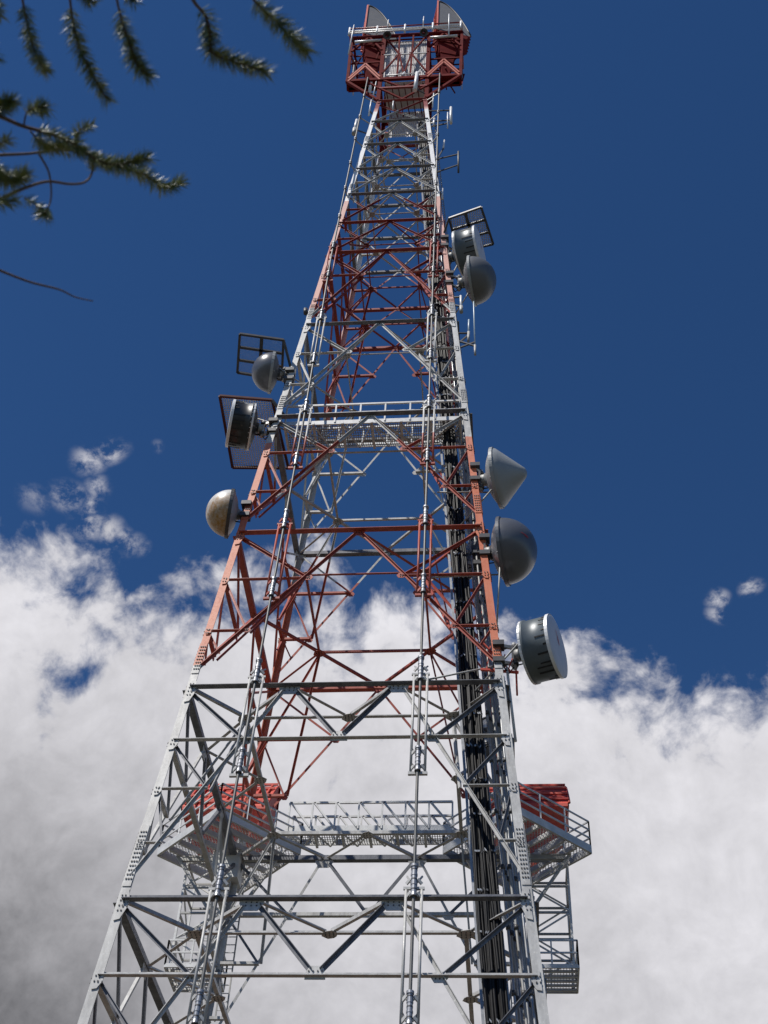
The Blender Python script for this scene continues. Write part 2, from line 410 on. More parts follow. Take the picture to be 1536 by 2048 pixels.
def face_angle(kind, face, a, b, wd, off=0.0, flip=1, back=-1, trim=(.10, .10), mat='band'):
    wd *= .64
    if a[1] < b[1]: a, b = b, a; trim = trim[::-1]
    flip = 1 if b[0] > a[0] else -1
    if FACES[face][1].dot(FACES[face][1]) and face in (0, 1, 2, 3): flip = -flip
    n, t = FACES[face]; nz = (n+Vector((0, 0, .0723))).normalized()
    p0 = FP(face, a[0], a[1], off); p1 = FP(face, b[0], b[1], off)
    d = (p1-p0).normalized(); p0 = p0+d*trim[0]; p1 = p1-d*trim[1]
    mb = MB().angle(p0, p1, wd, nz, mat, flip=flip, back=back)
    member(kind, mb, p0, p1, wd)
def face_beam(kind, face, z, a, b, wd, off=0.0, mat='band'):
    """horizontal: wide flange level, reaching outwards, web standing on its inner edge"""
    n, t = FACES[face]
    p0 = FP(face, a, z, off); p1 = FP(face, b, z, off)
    mb = MB().slab(p0, p1, n*wd*.95, Vector((0, 0, .022)), mat).slab(p0-n*.022, p1-n*.022, n*.022, Vector((0, 0, wd*.85)), mat)
    member(kind, mb, p0, p1, wd*1.5)
def gusset(face, fr, z, wd, ht, off=.03, shape='apex', nb=(3, 2)):
    wd *= .72; ht *= .8
    n, t = FACES[face]; c = FP(face, fr, z, off); u = t; v = (Vector((0, 0, 1))-n*.0723).normalized(); nz = u.cross(v); nz = nz if nz.dot(n) > 0 else -nz
    mb = MB()
    if shape == 'apex': poly = [c-u*wd/2+v*.08, c+u*wd/2+v*.08, c+u*wd/2-v*.1, c+u*wd*.28-v*ht, c-u*wd*.28-v*ht, c-u*wd/2-v*.1]
    elif shape == 'mid': poly = [c-u*wd/2, c-u*wd*.25+v*ht*.5, c+u*wd*.3+v*ht*.5, c+u*wd/2, c+u*wd*.25-v*ht*.5, c-u*wd*.3-v*ht*.5]
    elif shape == 'foot': poly = [c-u*wd/2-v*.08, c+u*wd/2-v*.08, c+u*wd/2+v*.1, c+u*wd*.3+v*ht, c-u*wd*.3+v*ht, c-u*wd/2+v*.1]
    mb.plate(poly, nz, .02)
    cc_ = sum(poly, Vector())/len(poly)
    bolts(mb, cc_+nz*.002, u, v, nz, nb[0], nb[1], wd*.22, ht*.32, .018)
    member('gusset_plate', mb, c-u*wd/2, c+u*wd/2, ht)
def leg_gusset(face, side, z, wd, ht, taper=0):
    wd *= .74; ht *= .85
    n, t = FACES[face]; v = (Vector((0, 0, 1))-n*.0723-t*side*.0723).normalized(); u = -t*side; nz = (n+Vector((0, 0, .0723))).normalized()
    c = FP(face, side, z, .066+.03); mb = MB()
    mb.plate([c+u*.02-v*ht*.55, c+u*wd*.75-v*ht*.5, c+u*wd*1.25-v*ht*.12, c+u*wd*1.25+v*.10, c+u*wd*.8+v*ht*.45, c+u*.02+v*ht*.45], nz, .024, 'leg')
    bolts(mb, c+u*wd*.42+nz*.002, u, v, nz, 2, max(2, int(ht/.22)), .10, .17, .018)
    bolts(mb, c+u*wd*.95-v*ht*.05+nz*.002, u, v, nz, 2, 2, .12, .14, .018)
    member('gusset_plate', mb, c, c+v*ht, wd)

for i in range(len(LV)-1):
    zb, zt = LV[i], LV[i+1]; H = zt-zb
    big_ = H > 7
    wide = zt < 30 and big_ and zb > 1
    mw = .24 if zt < 46 else (.20 if zt < 62 else .17)
    dw = .155 if zt < 46 else (.15 if zt < 62 else .13)
    sw = .13 if zt < 46 else .11
    for fc in range(4):
        face_beam('main_beam', fc, zt, -.985, .985, mw, mat='shade_dark')
        for sd in (-1, 1): leg_gusset(fc, sd, zt-.1, .34 if big_ else .26, 1.25 if big_ else .6)
        if zb < 1:   # portal panel at the footing
            for sd in (-1, 1): face_angle('diagonal_brace', fc, (0, zt), (sd, zb), dw, flip=sd)
            continue
        if H < 4 and zb > 78:   # crossed panel below the head
            face_angle('diagonal_brace', fc, (-1, zb), (1, zt), dw, flip=1)
            face_angle('diagonal_brace', fc, (-1, zt), (1, zb), dw, off=-.2, flip=1)
            continue
        if wide:
            zh = zb+.722*H; z2 = zb+.49*H; z3 = zb+.245*H
            face_beam('cross_beam', fc, zh, -.985, .985, .165)
            for sd in (-1, 1):
                face_angle('diagonal_brace', fc, (.33*sd, zt), (-.0*sd, zh), .21, flip=sd, trim=(.2, .25), mat='shade_dark')
                face_angle('diagonal_brace', fc, (.36*sd, zt), (1.0*sd, zb+.07*H), dw, flip=-sd, off=.02, trim=(.2, .35))
                face_angle('diagonal_brace', fc, (sd*.98, zt-.15), (sd*.56, zh), .18, flip=-sd, off=-.05, mat='shade_dark')
                fr2 = .36+.64*(zt-z2)/(H*.93); fr3 = .36+.64*(zt-z3)/(H*.93)
                face_beam('strut', fc, z2, min(sd*.97, sd*fr2), max(sd*.97, sd*fr2), .13, off=-.06)
                face_beam('strut', fc, z3, min(sd*.97, sd*fr3), max(sd*.97, sd*fr3), .13, off=-.06)
                face_angle('strut', fc, (sd*.98, zh-.1), (sd*fr2, z2), .15, flip=sd, off=-.06, mat='shade_dark')
                face_angle('strut', fc, (sd*.98, z2-.1), (sd*fr3, z3), .13, flip=sd, off=-.06, mat='shade_dark')
                gusset(fc, .345*sd, zt, 1.0, .42, shape='apex'); gusset(fc, .555*sd, zh, .7, .42, shape='mid')
                leg_gusset(fc, sd, zh-.1, .3, .7); leg_gusset(fc, sd, z2-.1, .24, .45); leg_gusset(fc, sd, z3-.1, .22, .4)
            gusset(fc, 0, zh, .8, .42, shape='foot', nb=(4, 2))
        else:
            for sd in (-1, 1):
                bot = zb+.09*H if big_ else zb+.03*H
                face_angle('diagonal_brace', fc, (0, zt), (sd, bot), dw, flip=-sd, off=.02, trim=(.15, .3))
                if big_:
                    z1 = zb+.68*H; z2 = zb+.345*H
                    f1 = (zt-z1)/(zt-bot); f2 = (zt-z2)/(zt-bot)
                    face_beam('strut', fc, z1, min(sd*.97, sd*f1), max(sd*.97, sd*f1), .125, off=-.06)
                    face_beam('strut', fc, z2, min(sd*.97, sd*f2), max(sd*.97, sd*f2), .13, off=-.06)
                    face_angle('strut', fc, (sd*.98, zt-.15), (sd*f1, z1), .15, flip=sd, off=-.06)
                    face_angle('strut', fc, (sd*.98, z1-.1), (sd*f2, z2), .13, flip=sd, off=-.06)
                    face_angle('strut', fc, (sd*.98, z2-.1), (sd*(f2+1)/2, zb+.2*H), .10, flip=sd, off=-.06)
                    gusset(fc, f1*sd, z1, .5, .34, shape='mid', nb=(2, 2)); gusset(fc, f2*sd, z2, .42, .3, shape='mid', nb=(2, 2))
                    leg_gusset(fc, sd, z1-.1, .26, .5); leg_gusset(fc, sd, z2-.1, .2, .35)
                else:
                    z1 = zb+.5*H; f1 = .5
                    face_beam('strut', fc, z1, min(sd*.97, sd*f1), max(sd*.97, sd*f1), sw, off=-.06)
                    face_angle('strut', fc, (sd*.98, zt-.1), (sd*f1, z1), sw, flip=sd, off=-.06)
                    gusset(fc, f1*sd, z1, .34, .24, shape='mid', nb=(2, 1))
            gusset(fc, 0, zt, .62 if big_ else .42, .30 if big_ else .22, nb=(3, 1))

# plan bracing at each level
def hang(kind, x0, y0, x1, y1, z, wd):
    wd *= .66
    h = W(z); p0 = Vector((x0*h, y0*h, z+.03)); p1 = Vector((x1*h, y1*h, z+.03))
    d = (p1-p0).normalized(); mb = MB().angle(p0+d*.1, p1-d*.1, wd, (0, 0, -1)); member(kind, mb, p0, p1, wd)
def hplate(x, y, z, r):
    r *= .72
    h = W(z); c = Vector((x*h, y*h, z-.002))
    mb = MB().plate([c+Vector((math.cos(a)*r*(1.3 if k % 2 else 1), math.sin(a)*r*(1 if k % 2 else 1.25), 0)) for k, a in enumerate([R(22+45*k) for k in range(8)])], (0, 0, -1), .018)
    bolts(mb, c-Vector((0, 0, .002)), Vector((1, 0, 0)), Vector((0, 1, 0)), Vector((0, 0, -1)), 3, 3, r*.55, r*.55, .016)
    member('diaphragm_plate', mb, c, c+Vector((r, 0, 0)), r)
for z in LV[2:-1]:
    pw = .17 if z < 46 else .12
    if z < 30:
        q_ = .68; th = .335
        sq = [(-q_, -q_), (q_, -q_), (q_, q_), (-q_, q_)]
        for k in range(4):
            a = sq[k]; b = sq[(k+1) % 4]; hang('plan_brace', *a, *b, z, .21)
            nx, ny = ((0, -1), (1, 0), (0, 1), (-1, 0))[k]; tx, ty = (-ny, nx)
            for sd in (-1, 1):
                p = (nx+tx*th*sd, ny+ty*th*sd)
                hang('plan_brace', p[0], p[1], nx*q_, ny*q_, z, pw)
                hang('plan_brace', p[0], p[1], nx*q_+tx*q_*sd, ny*q_+ty*q_*sd, z, pw)
            hplate(nx*q_, ny*q_, z, .30); hplate(*a, z, .34)
            hang('plan_brace', a[0], a[1], a[0]/q_, a[1]/q_, z, pw)
    else:
        mids = [(0, -1), (1, 0), (0, 1), (-1, 0)]; crn = [(1, -1), (1, 1), (-1, 1), (-1, -1)]
        for k in range(4):
            a = mids[k]; b = mids[(k+1) % 4]; st = ((a[0]+b[0])/2, (a[1]+b[1])/2); hang('plan_brace', *a, *b, z, pw)
            hang('plan_brace', *crn[k], *st, z, pw*.85); hplate(*st, z, .30 if z < 54 else .22)
            c2 = mids[(k+2) % 4]; st2 = ((b[0]+c2[0])/2, (b[1]+c2[1])/2); hang('plan_brace', *st, *st2, z, pw*.85)
# inner hip bracing that joins the plan bracing to the panel below, one pair per corner
for i in range(3, 9):
    zb, zt = LV[i], LV[i+1]; H = zt-zb
    for (cx_, cy_) in ((-1, -1), (1, -1), (1, 1), (-1, 1)):
        h = W(zt); z1 = zb+.345*H if zt > 30 else zb+.49*H; h1 = W(z1)
        a = Vector((cx_*h*.5, cy_*h*.5, zt-.03)) if zt > 30 else Vector((cx_*h*.68, cy_*h*.68, zt-.03))
        for (ux, uy) in ((cx_*.70, cy_*.985), (cx_*.985, cy_*.70)):
            b = Vector((ux*h1, uy*h1, z1)); mb = MB().angle(a, b, .085, (cx_, cy_, .2)); member('hip_brace', mb, a, b, .12)
for kind, lst in members.items():
    lst.sort(key=lambda q: -q[0])
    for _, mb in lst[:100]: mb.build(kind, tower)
    if len(lst) > 100:
        allm = MB()
        for _, mb in lst[100:]:
            o = len(allm.v); allm.v += mb.v; mp_ = [allm.mi(x) for x in mb.mats]
            allm.f += [[i+o for i in f] for f in mb.f]; allm.m += [mp_[k] for k in mb.m]; allm.smooth += mb.smooth
        tag(allm.build(kind, tower), kind='stuff')

# ------------------------------------------------------------------ the head of the tower
head = thing('head_platform', 'dark red steel head platform at the very top of the tower', 'platform', (0, 0, TOP))
HB, HT = 85.4, 92.5            # floor and roof of the head
HX, HY = 3.85, 1.62
zl = [82.3, HB, 88.9, HT]
pst = []
for x in (-1.6, 1.6):
    for y in (-HY, HY): pst.append(MB().angle((x, y, 82.3), (x, y, HT+.2), .26, (0, math.copysign(1, y), 0), th=.03, mat='deepred'))
for x in (-HX, HX):
    for y in (-HY, HY): pst.append(MB().angle((x, y if y < 0 else -.95, HB), (x+math.copysign(.12, x), y, HT+.2), .20, (0, math.copysign(1, y), 0), th=.03, mat='deepred'))
for p_ in pst: p_.build('post', head)
for y in (-HY, HY):
    for z in (HB, HT):
        xe = HX+.1 if z == HT or y < 0 else 1.6
        MB().bar((-xe, y, z), (xe, y, z), .16, .30, mat='deepred').build('edge_beam', head)
    MB().bar((-1.6, y, 84.0), (1.6, y, 84.0), .14, .16).build('edge_beam', head)
    for sd in (-1, 1) if y < 0 else ():
        MB().bar((sd*1.6, y, 82.2), (sd*HX, y, HB-.1), .20, .18, mat='deepred').build('corbel_brace', head)
        MB().bar((sd*1.6, y, 84.0), (sd*2.7, y, HB), .12, .12, mat='deepred').build('corbel_brace', head)
        # inverted V of twin rails under each bay
        for dz in (0, -.42):
            MB().bar((sd*HX*.98, y*1.04, HB+.25+dz), (sd*2.72, y*1.04, 87.9+dz), .10, .12, mat='orange').build('bay_rail', head)
            MB().bar((sd*1.62, y*1.04, HB+.25+dz), (sd*2.72, y*1.04, 87.9+dz), .10, .12, mat='orange').build('bay_rail', head)
        for z0, z1, x0, x1 in ((HT, 90.2, 1.7, 2.7), (HT, 90.2, HX, 2.7)):
            MB().bar((sd*x1, y, z0), (sd*x0, y, z1), .12, .14, mat='deepred').build('bay_brace', head)
    # braces across the centre bay
    zc = (HB+HT)/2+.3
    for sd in (-1, 1) if y < 0 else ():
        MB().bar((sd*1.55, y*1.02, HT-.1), (sd*.42, y*1.02, zc), .10, .10, mat='deepred').build('centre_brace', head)
        MB().bar((sd*.42, y*1.02, zc), (sd*1.5, y*1.02, HB+.9), .10, .10, mat='deepred').build('centre_brace', head)
        MB().bar((sd*.42, y*1.02, zc), (sd*.05, y*1.02, HB+.9), .10, .10, mat='deepred').build('centre_brace', head)
        MB().bar((sd*.45, y*1.01, HB+.3), (sd*.5, y*1.01, HT), .10, .12, mat='deepred').build('centre_post', head)
        MB().plate([Vector((sd*.42+a, y*1.03, zc+b)) for a, b in ((-.2, -.12), (-.12, .22), (.12, .22), (.2, -.12), (.1, -.22), (-.1, -.22))], (0, y, 0), .03, 'deepred').build('gusset_plate', head)
        for (za, zb_) in ((82.3, 84.0), (84.0, HB)):
            MB().bar((sd*1.55, y, zb_), (0, y*.98, za), .10, .12, mat='deepred').build('centre_brace', head)
    MB().bar((-1.5, y*1.01, zc), (1.5, y*1.01, zc), .07, .08, mat='steel').build('centre_rail', head)
for x in (-HX, -1.6, 1.6, HX):
    for z in (HB, HT):
        yb = HY if z == HT or abs(x) < 2 else -.95
        MB().bar((x, -HY, z), (x, yb, z), .14, .22, mat='deepred').build('cross_beam', head)
    MB().bar((x, -HY, HB), (x, -.3, 89.6), .10, .12, mat='deepred').build('side_brace', head)
    MB().bar((x, -HY, 89.4), (x, .5, HT), .10, .12, mat='deepred').build('side_brace', head)
for k in range(6):
    yy = -1.3+k*.52; MB().bar((-HX, yy, HT+.02), (HX, yy, HT+.02), .08, .10, mat='deepred').build('roof_joist', head)
for sd in (-1, 1):   # short floors round each horn
    for yy in (-1.45, -1.15, -.98):
        MB().bar((sd*1.7, yy, HB+.05), (sd*HX, yy, HB+.05), .34, .06, mat='deepred').build('bay_floor', head)
    MB().add([(sd*1.7, -1.5, HB+.12), (sd*HX, -1.5, HB+.12), (sd*HX, -1.0, HB+.12), (sd*1.7, -1.0, HB+.12)], [(0, 1, 2, 3)], 'grating').build('bay_grating', head)
    MB().slab((sd*HX, -.2, 88.6), (sd*HX, .9, 88.6), Vector((0, 0, 3.4)), Vector((sd*.05, 0, 0)), 'wall').build('side_panel', head)
# top guard rail with white pipes
rail = MB()
for z, r_, mt in ((HT+.62, .07, 'white'), (HT+.30, .06, 'white'), (HT+1.1, .05, 'band')):
    rail.tube([(-HX-.35, -HY-.25, z-.0), (HX+.1, -HY-.25, z)], r_, mt)
for k in range(5):
    x = -HX-.3+k*(2*HX+.35)/4; rail.tube([(x, -HY-.27, HT-.1), (x, -HY-.27, HT+1.2)], .075, 'white')
for x in (-HX-.35, HX+.1): rail.tube([(x, -HY-.25, HT+1.1), (x, HY, HT+1.1)], .05, 'band')
rail.build('guard_rail', head)
for sd in (-1, 1): MB().tube([(sd*2.7-1.0, -HY-.12, HT-1.0), (sd*2.7+.95, -HY-.12, HT-.9)], .10, 'white').build('strip_lamp', head)
# cladding seen through the centre bay
def corrugated(mb, x0, x1, y, z0, z1, n=26, amp=.03, mat='wall'):
    vs = []; 
    for i in range(n*2+1):
        x = x0+(x1-x0)*i/(n*2); d = amp*(1 if i % 2 else -1); vs += [(x, y+d, z0), (x, y+d, z1)]
    mb.add(vs, [(2*i, 2*i+2, 2*i+3, 2*i+1) for i in range(n*2)], mat)
for (z0, z1, x0, x1, yy) in ((HB+1.0, HT-.05, -1.5, 1.42, -1.2), ):
    mb = MB(); corrugated(mb, x0, x1, yy, z0, z1); mb.build('cladding', head)
mb = MB(); mb.slab((-1.4, -.9, HB+.98), (1.4, -.9, HB+.98), Vector((0, 2.0, 0)), Vector((0, 0, .05)), 'wall'); mb.build('cabin_floor', head)
mb = MB(); corrugated(mb, -1.2, 1.3, 1.25, 82.6, HB+.9, 18); mb.build('cladding', head)

rc = random.Random(5)
for sd in (-1, 1):
    for k in range(9):
        x = sd*rc.uniform(1.75, 3.7); z0 = rc.uniform(HB, 90.5); yy = rc.uniform(-1.5, -.2)
        MB().bar((x, yy, z0), (x+rc.uniform(-.9, .9)*.6, yy+rc.uniform(-.2, .6), z0+rc.uniform(.8, 2.4)), .07, .08, mat=rc.choice(['deepred', 'deepred', 'dark'])).build('stay', head)
    for k in range(4):
        x = sd*(1.9+.5*k); MB().tube([(x, -1.3, HB+.2), (x, -1.25, HB+1.0)], .05, 'white', 6).build('rail_post', head)
    MB().bar((sd*1.6, -1.3, 88.9), (sd*HX, -1.3, 88.9), .09, .12, mat='deepred').build('bay_beam', head)
    MB().bar((sd*1.6, -.6, 88.6), (sd*HX, -.6, 88.6), .09, .14, mat='deepred').build('bay_beam', head)
    MB().bar((sd*1.6, -1.62, 91.2), (sd*HX, -1.62, 91.2), .07, .09, mat='deepred').build('bay_beam', head)
for k in range(7):
    x = -1.3+k*.43; MB().bar((x, -1.2, HB+.1), (x+.25, 1.2, HB+.1), .06, .08, mat='deepred').build('floor_joist', head)
for k in range(3):
    MB().tube([(-1.1+k*1.0, -1.7, HB+.2), (-.95+k*1.0, -1.7, HB+.75)], .06, 'white', 6).build('rail_post', head)
MB().tube([(-1.2, -1.72, HB+.35), (1.2, -1.72, HB+.45)], .04, 'white', 6).build('rail_bar', head)

def horn(name, label, loc, yaw, up, down, back, width, matp, mata, cheekmat, ribmat, ribs=6, truss=False, drop=1.6, inset=.85, shift=-.3):
    """horn reflector: pyramid feed, plain cheeks, curved reflector over the back, open ribbed mouth"""
    t = thing(name, label, 'horn antenna', loc, 'horn antennas')
    M = Matrix.Rotation(yaw, 4, 'Z'); L = Vector(loc)
    def P(x, y, z): return L+M @ Vector((x, y, z))
    # profile of the cheek in local xz: mouth edge x=-a, curved back
    a = back*.42; hw = width/2; nst = 14
    curve = []
    for i in range(nst+1):
        u = i/nst; curve.append((-a+(back)*(u**1.0), up*(1-u**(1.9 if not truss else 1.25))))
    th = .05; small = .16
    def wd(z): return hw if z >= 0 else max(small, hw*(1+z/down*.94))
    def xl(z): return -a if z >= 0 else -a*(1+z/down)-small*(-z/down)
    def xr(z): return None
    outline = [(-a, 0)]+curve[:1]+curve[1:]
    for sd in (-1, 1):
        c = MB(); pts = [P(x, sd*hw, z) for x, z in [(-a, 0)]+curve+[(back-a, -.15)]]
        nrm = M @ Vector((0, sd, 0)); c.plate(pts, nrm, th, cheekmat)
        # pyramid cheek below
        c.plate([P(-a, sd*hw, 0), P(back-a, sd*hw, -.15), P(back-a-inset, sd*hw*.86, -drop), P(-a*.86, sd*hw*.86, -drop)], nrm, th*.6, matp)
        c.plate([P(-a*.86, sd*hw*.86, -drop), P(back-a-inset, sd*hw*.86, -drop), P(shift+small, sd*small, -down), P(shift-small, sd*small, -down)], nrm, th*.6, matp)
        edge = MB().tube([P(x, sd*(hw+.02), z) for x, z in curve], .055, 'dark' if cheekmat == 'horn' else matp, 5)
        edge.build('rim', t); c.build('cheek', t)
    r_ = MB(); vs = []
    for x, z in curve+[(back-a, -.15)]: vs += [P(x, -hw, z), P(x, hw, z)]
    r_.add(vs, [(2*i, 2*i+1, 2*i+3, 2*i+2) for i in range(len(curve))], mata)
    for i in range(ribs):
        yy = -hw+width*(i+.5)/ribs
        r_.tube([P(x+.05, yy, z+.05) for x, z in curve], .05, matp, 5)
    if truss:
        for j in (2, 6, 10, 13):
            x, z = curve[j]; r_.bar(P(x+.05, -hw, z+.08), P(x+.05, hw, z+.08), .09, .09, mat=matp)
        for i in range(8):
            y0 = -hw+width*i/8; y1 = -hw+width*(i+1)/8
            x, z = curve[12]; r_.tube([P(x+.1, y0, z), P(back-a-.3, (y0+y1)/2, -.45), P(x+.1, y1, z)], .05, 'orange', 5)
    r_.build('reflector', t)
    m_ = MB()
    m_.add([P(-a, -hw, 0), P(-a, hw, 0), P(-a, hw, up), P(-a, -hw, up)], [(0, 1, 2, 3)], 'horn' if cheekmat == 'horn' else mata)
    for i in range(8):
        z0 = up*(i)/8; m_.bar(P(-a-.06, -hw, z0), P(-a-.06, hw, z0+up*.10), .10, .12, mat=ribmat)
    for yy in (-hw, hw): m_.bar(P(-a-.05, yy, 0), P(-a-.05, yy, up), .12, .12, mat=ribmat)
    m_.build('mouth', t)
    p_ = MB()
    nk = hw*.86
    p_.add([P(-a, -hw, 0), P(-a, hw, 0), P(-a*.86, nk, -drop), P(-a*.86, -nk, -drop), P(shift-small, small, -down), P(shift-small, -small, -down)], [(0, 1, 2, 3), (3, 2, 4, 5)], matp)
    p_.add([P(back-a, -hw, -.15), P(back-a, hw, -.15), P(back-a-inset, nk, -drop), P(back-a-inset, -nk, -drop), P(shift+small, small, -down), P(shift+small, -small, -down)], [(0, 1, 2, 3), (3, 2, 4, 5)], matp)
    for k in range(1, 4):
        f = (k-1)/3.2; z = -drop-(down-drop)*f; h_ = nk*(1-f)+small*f; x0 = -a*.86*(1-f)+(shift-small)*f; x1 = (back-a-inset)*(1-f)+(shift+small)*f
        q4 = [P(x0, -h_, z), P(x1, -h_, z), P(x1, h_, z), P(x0, h_, z)]
        for j in range(4): p_.bar(q4[j], q4[(j+1) % 4], .09, .09, mat=matp)
    p_.build('feed_pyramid', t)
    return t
horn('horn_antenna', 'grey cheeked horn antenna on the top left corner of the head platform', (-2.23, -.78, 93.0), R(14), 5.2, 6.8, 2.4, 1.35, 'deepred', 'horn', 'horn', 'red')
horn('horn_antenna', 'larger looking grey cheeked horn antenna on the top right corner of the head platform', (3.05, -.78, 93.0), R(14), 5.2, 6.8, 2.4, 1.35, 'deepred', 'horn', 'horn', 'red')

# ------------------------------------------------------------------ waveguides down the front face
def waveguide(side, label):
    t = thing('waveguide_run', label, 'waveguide', (0, 0, 0), 'waveguide runs on the front face')
    def Q(z, off=.42):
        if side < 0: x = -3.02+.17*max(0, min(1, (z-25)/20))+.42*max(0, (z-60)/25)
        else: x = 2.67-.20*max(0, min(1, (z-20)/60))
        return Vector((x, -W(z)-off, z))
    zs = [0.5]+[5+5*i for i in range(16)]+[83, 85.5]
    MB().tube([Q(z) for z in zs]+[Vector((Q(85.5).x*1.02, -1.1, 86.6)), Vector((side*2.65, 0, 87.0))], .048, 'tube', 10).build('waveguide_pipe', t)
    def collar(z, ln, r=.135):
        r *= .66
        c = MB(); d = (Q(z+ln)-Q(z)).normalized(); o = Q(z)
        prof = [(0, .05), (0, r*1.2), (.10, r), (.34*ln, r), (.34*ln, r*1.14), (.40*ln, r*1.14), (.40*ln, r), (.64*ln, r), (.64*ln, r*1.14), (.70*ln, r*1.14), (.70*ln, r), (ln-.08, r), (ln-.08, r*1.3), (ln, r*1.3), (ln, .05)]
        c.lathe(prof, 'collar', 18, o, d, smooth=False)
        c.lathe([(-.03, .05), (-.03, r*1.22), (0.0, r*1.22)], 'dark', 18, o, d, smooth=False)
        for f in (.2, .52, .84): c.lathe([(f*ln-.02, r*1.02), (f*ln-.02, r*1.06), (f*ln+.02, r*1.06), (f*ln+.02, r*1.02)], 'dark', 18, o, d, smooth=False)
        return c
    for z in (12.3, 21.02, 29.48, 37.7, 45.64, 53.5, 60.9):
        big_ = z < 50; ln = 1.05 if z < 40 else (.85 if z < 55 else .6)
        collar(z-.1, ln).build('collar', t)
        gd = 4.0 if z < 58 else 3.4
        gap = .225 if z < 50 else .19
        br = MB()
        for sd in (-1, 1):
            v = Vector((sd*gap, 0, 0))
            br.tube([Q(z+.15, .34)+v, Q(z-gd, .34)+v], .044, 'band', 8)
            for zz in (z-.1, z+.35, z-gd+.1, z-gd+.7):
                br.bar(Q(zz, .34)+v, Q(zz+.12, .42)+v*.45, .05, .09)
                br.bar(Q(zz+.35, .2)+v, Q(zz, .42)+v*.4, .04, .05)
        br.bar(Q(z+.2, .34)+Vector((-gap-.08, 0, 0)), Q(z+.2, .34)+Vector((gap+.08, 0, 0)), .08, .08)
        br.bar(Q(z-gd-.05, .32)+Vector((-gap-.08, 0, 0)), Q(z-gd-.05, .32)+Vector((gap+.08, 0, 0)), .10, .10)
        br.bar(Q(z+.1, .34), Q(z+.1, -.05), .10, .10)
        br.build('guide_bracket', t)
        if z > 13 and z < 58: collar(z-gd, ln*.9, .125).build('collar', t)
        elif z > 58: collar(z-gd+.2, .5, .12).build('collar', t)
    for z in (64.4, 68.0, 71.46, 75.0, 78.55, 82.0):
        collar(z, .34, .11).build('collar', t)
        h = min(W(z), 99); e = Q(z); MB().bar(e, Vector((side*h, -h, z-.2)), .06, .06, mat='dull').build('stand_off', t)
    return t
waveguide(-1, 'left of two round waveguide pipes with silver collars running down the front of the tower')
waveguide(1, 'right of two round waveguide pipes with silver collars running down the front of the tower')

# ------------------------------------------------------------------ cables, cable ladder and climbing ladder
def CQ(z, u, v=0.0):
    """u metres across the tray, v metres inwards"""
    h = W(z); return Vector((h*.797+.02+u*.58-max(0, z-60)*.006, -h+1.15+v, z))
NC = 20
lab = {0: 'black coaxial cable at the left edge of the cable bundle inside the right front leg'}
for i in range(NC):
    ztop = 82 if i in (2, 5, 9, 13) else random.choice([42, 50, 57, 61, 66, 71, 76, 80])
    u0 = -.62+1.18*i/(NC-1); v0 = random.uniform(-.06, .10); ph = random.random()*6
    pts = []; z = .1
    while z < ztop:
        pts.append(CQ(z, (u0+.045*math.sin(z*.7+ph)+random.uniform(-.018, .018))*max(.6, 1-.005*z), v0+.03*math.sin(z*1.1+ph))); z += 1.4
    o = MB().tube(pts, .040 if i % 3 else .046, 'black', 7).build('coaxial_cable')
    tag(o, 'black coaxial cable strapped in the thick bundle behind the right front leg', 'cable', 'black cables climbing the tower')
lad = thing('cable_ladder', 'silver cable ladder carrying the black cable bundle up the tower', 'cable ladder')
for u in (-.72, .68): MB().bar(CQ(0, u, .22), CQ(82, u*.6, .22), .09, .05, (0, 1, 0), 'silver').build('rail', lad)
for i in range(58):
    z = 1+i*1.4; s_ = max(.6, 1-.005*z)
    mb = MB().bar(CQ(z, -.72*s_, .16), CQ(z, .68*s_, .16), .05, .06, mat='silver')
    for k in range(10):
        if random.random() < .62:
            u = (-.6+1.15*k/9)*s_+random.uniform(-.03, .03); mb.slab(CQ(z+random.uniform(-.1, .1), u, -.10), CQ(z, u+.10, -.10), Vector((0, .05, 0)), Vector((0, 0, .06)), 'silver' if random.random() < .6 else 'dark')
    mb.build('hanger_rung', lad)
# loose silver feeders with clamps, climbing beside the ladder
for k in range(7):
    u = 1.0+k*.15; v = .35+(k % 3)*.35; top = (82, 74, 79, 60, 82, 66, 50)[k]
    pts = [CQ(z_, u*max(.62, 1-.0045*z_)+.03*math.sin(z_*.9+k), v) for z_ in [0]+[2.1*j for j in range(1, int(top/2.1))]]
    mb = MB().tube(pts, .040, 'silver' if k % 2 == 0 else 'dull', 7)
    for p in pts[1:]:
        if random.random() < .8: mb.tube([p-Vector((0, 0, .05)), p+Vector((0, 0, .09))], .075, 'dark', 7)
    tag(mb.build('feeder_line'), 'silver feeder line with dark clamps climbing beside the black cables', 'cable', 'silver feeder lines inside the right side of the tower')
cl = thing('climbing_ladder', 'narrow silver climbing ladder inside the right side of the tower', 'ladder')
def LQ(z, u): h = W(z); return Vector((h*.775+1.0*max(.55, 1-.004*z)+u, -h+2.4, z))
for u in (-.22, .22): MB().bar(LQ(0, u), LQ(84, u), .07, .04, (0, 1, 0), 'silver').build('rail', cl)
rest = MB()
for i in range(270):
    z = .4+i*.305; near = 50 <= i < 150; mb = MB() if near else rest
    mb.bar(LQ(z, -.22), LQ(z, .22), .03, .03, mat='silver')
    if near: mb.build('rung', cl)
tag(rest.build('rung', cl), kind='stuff')

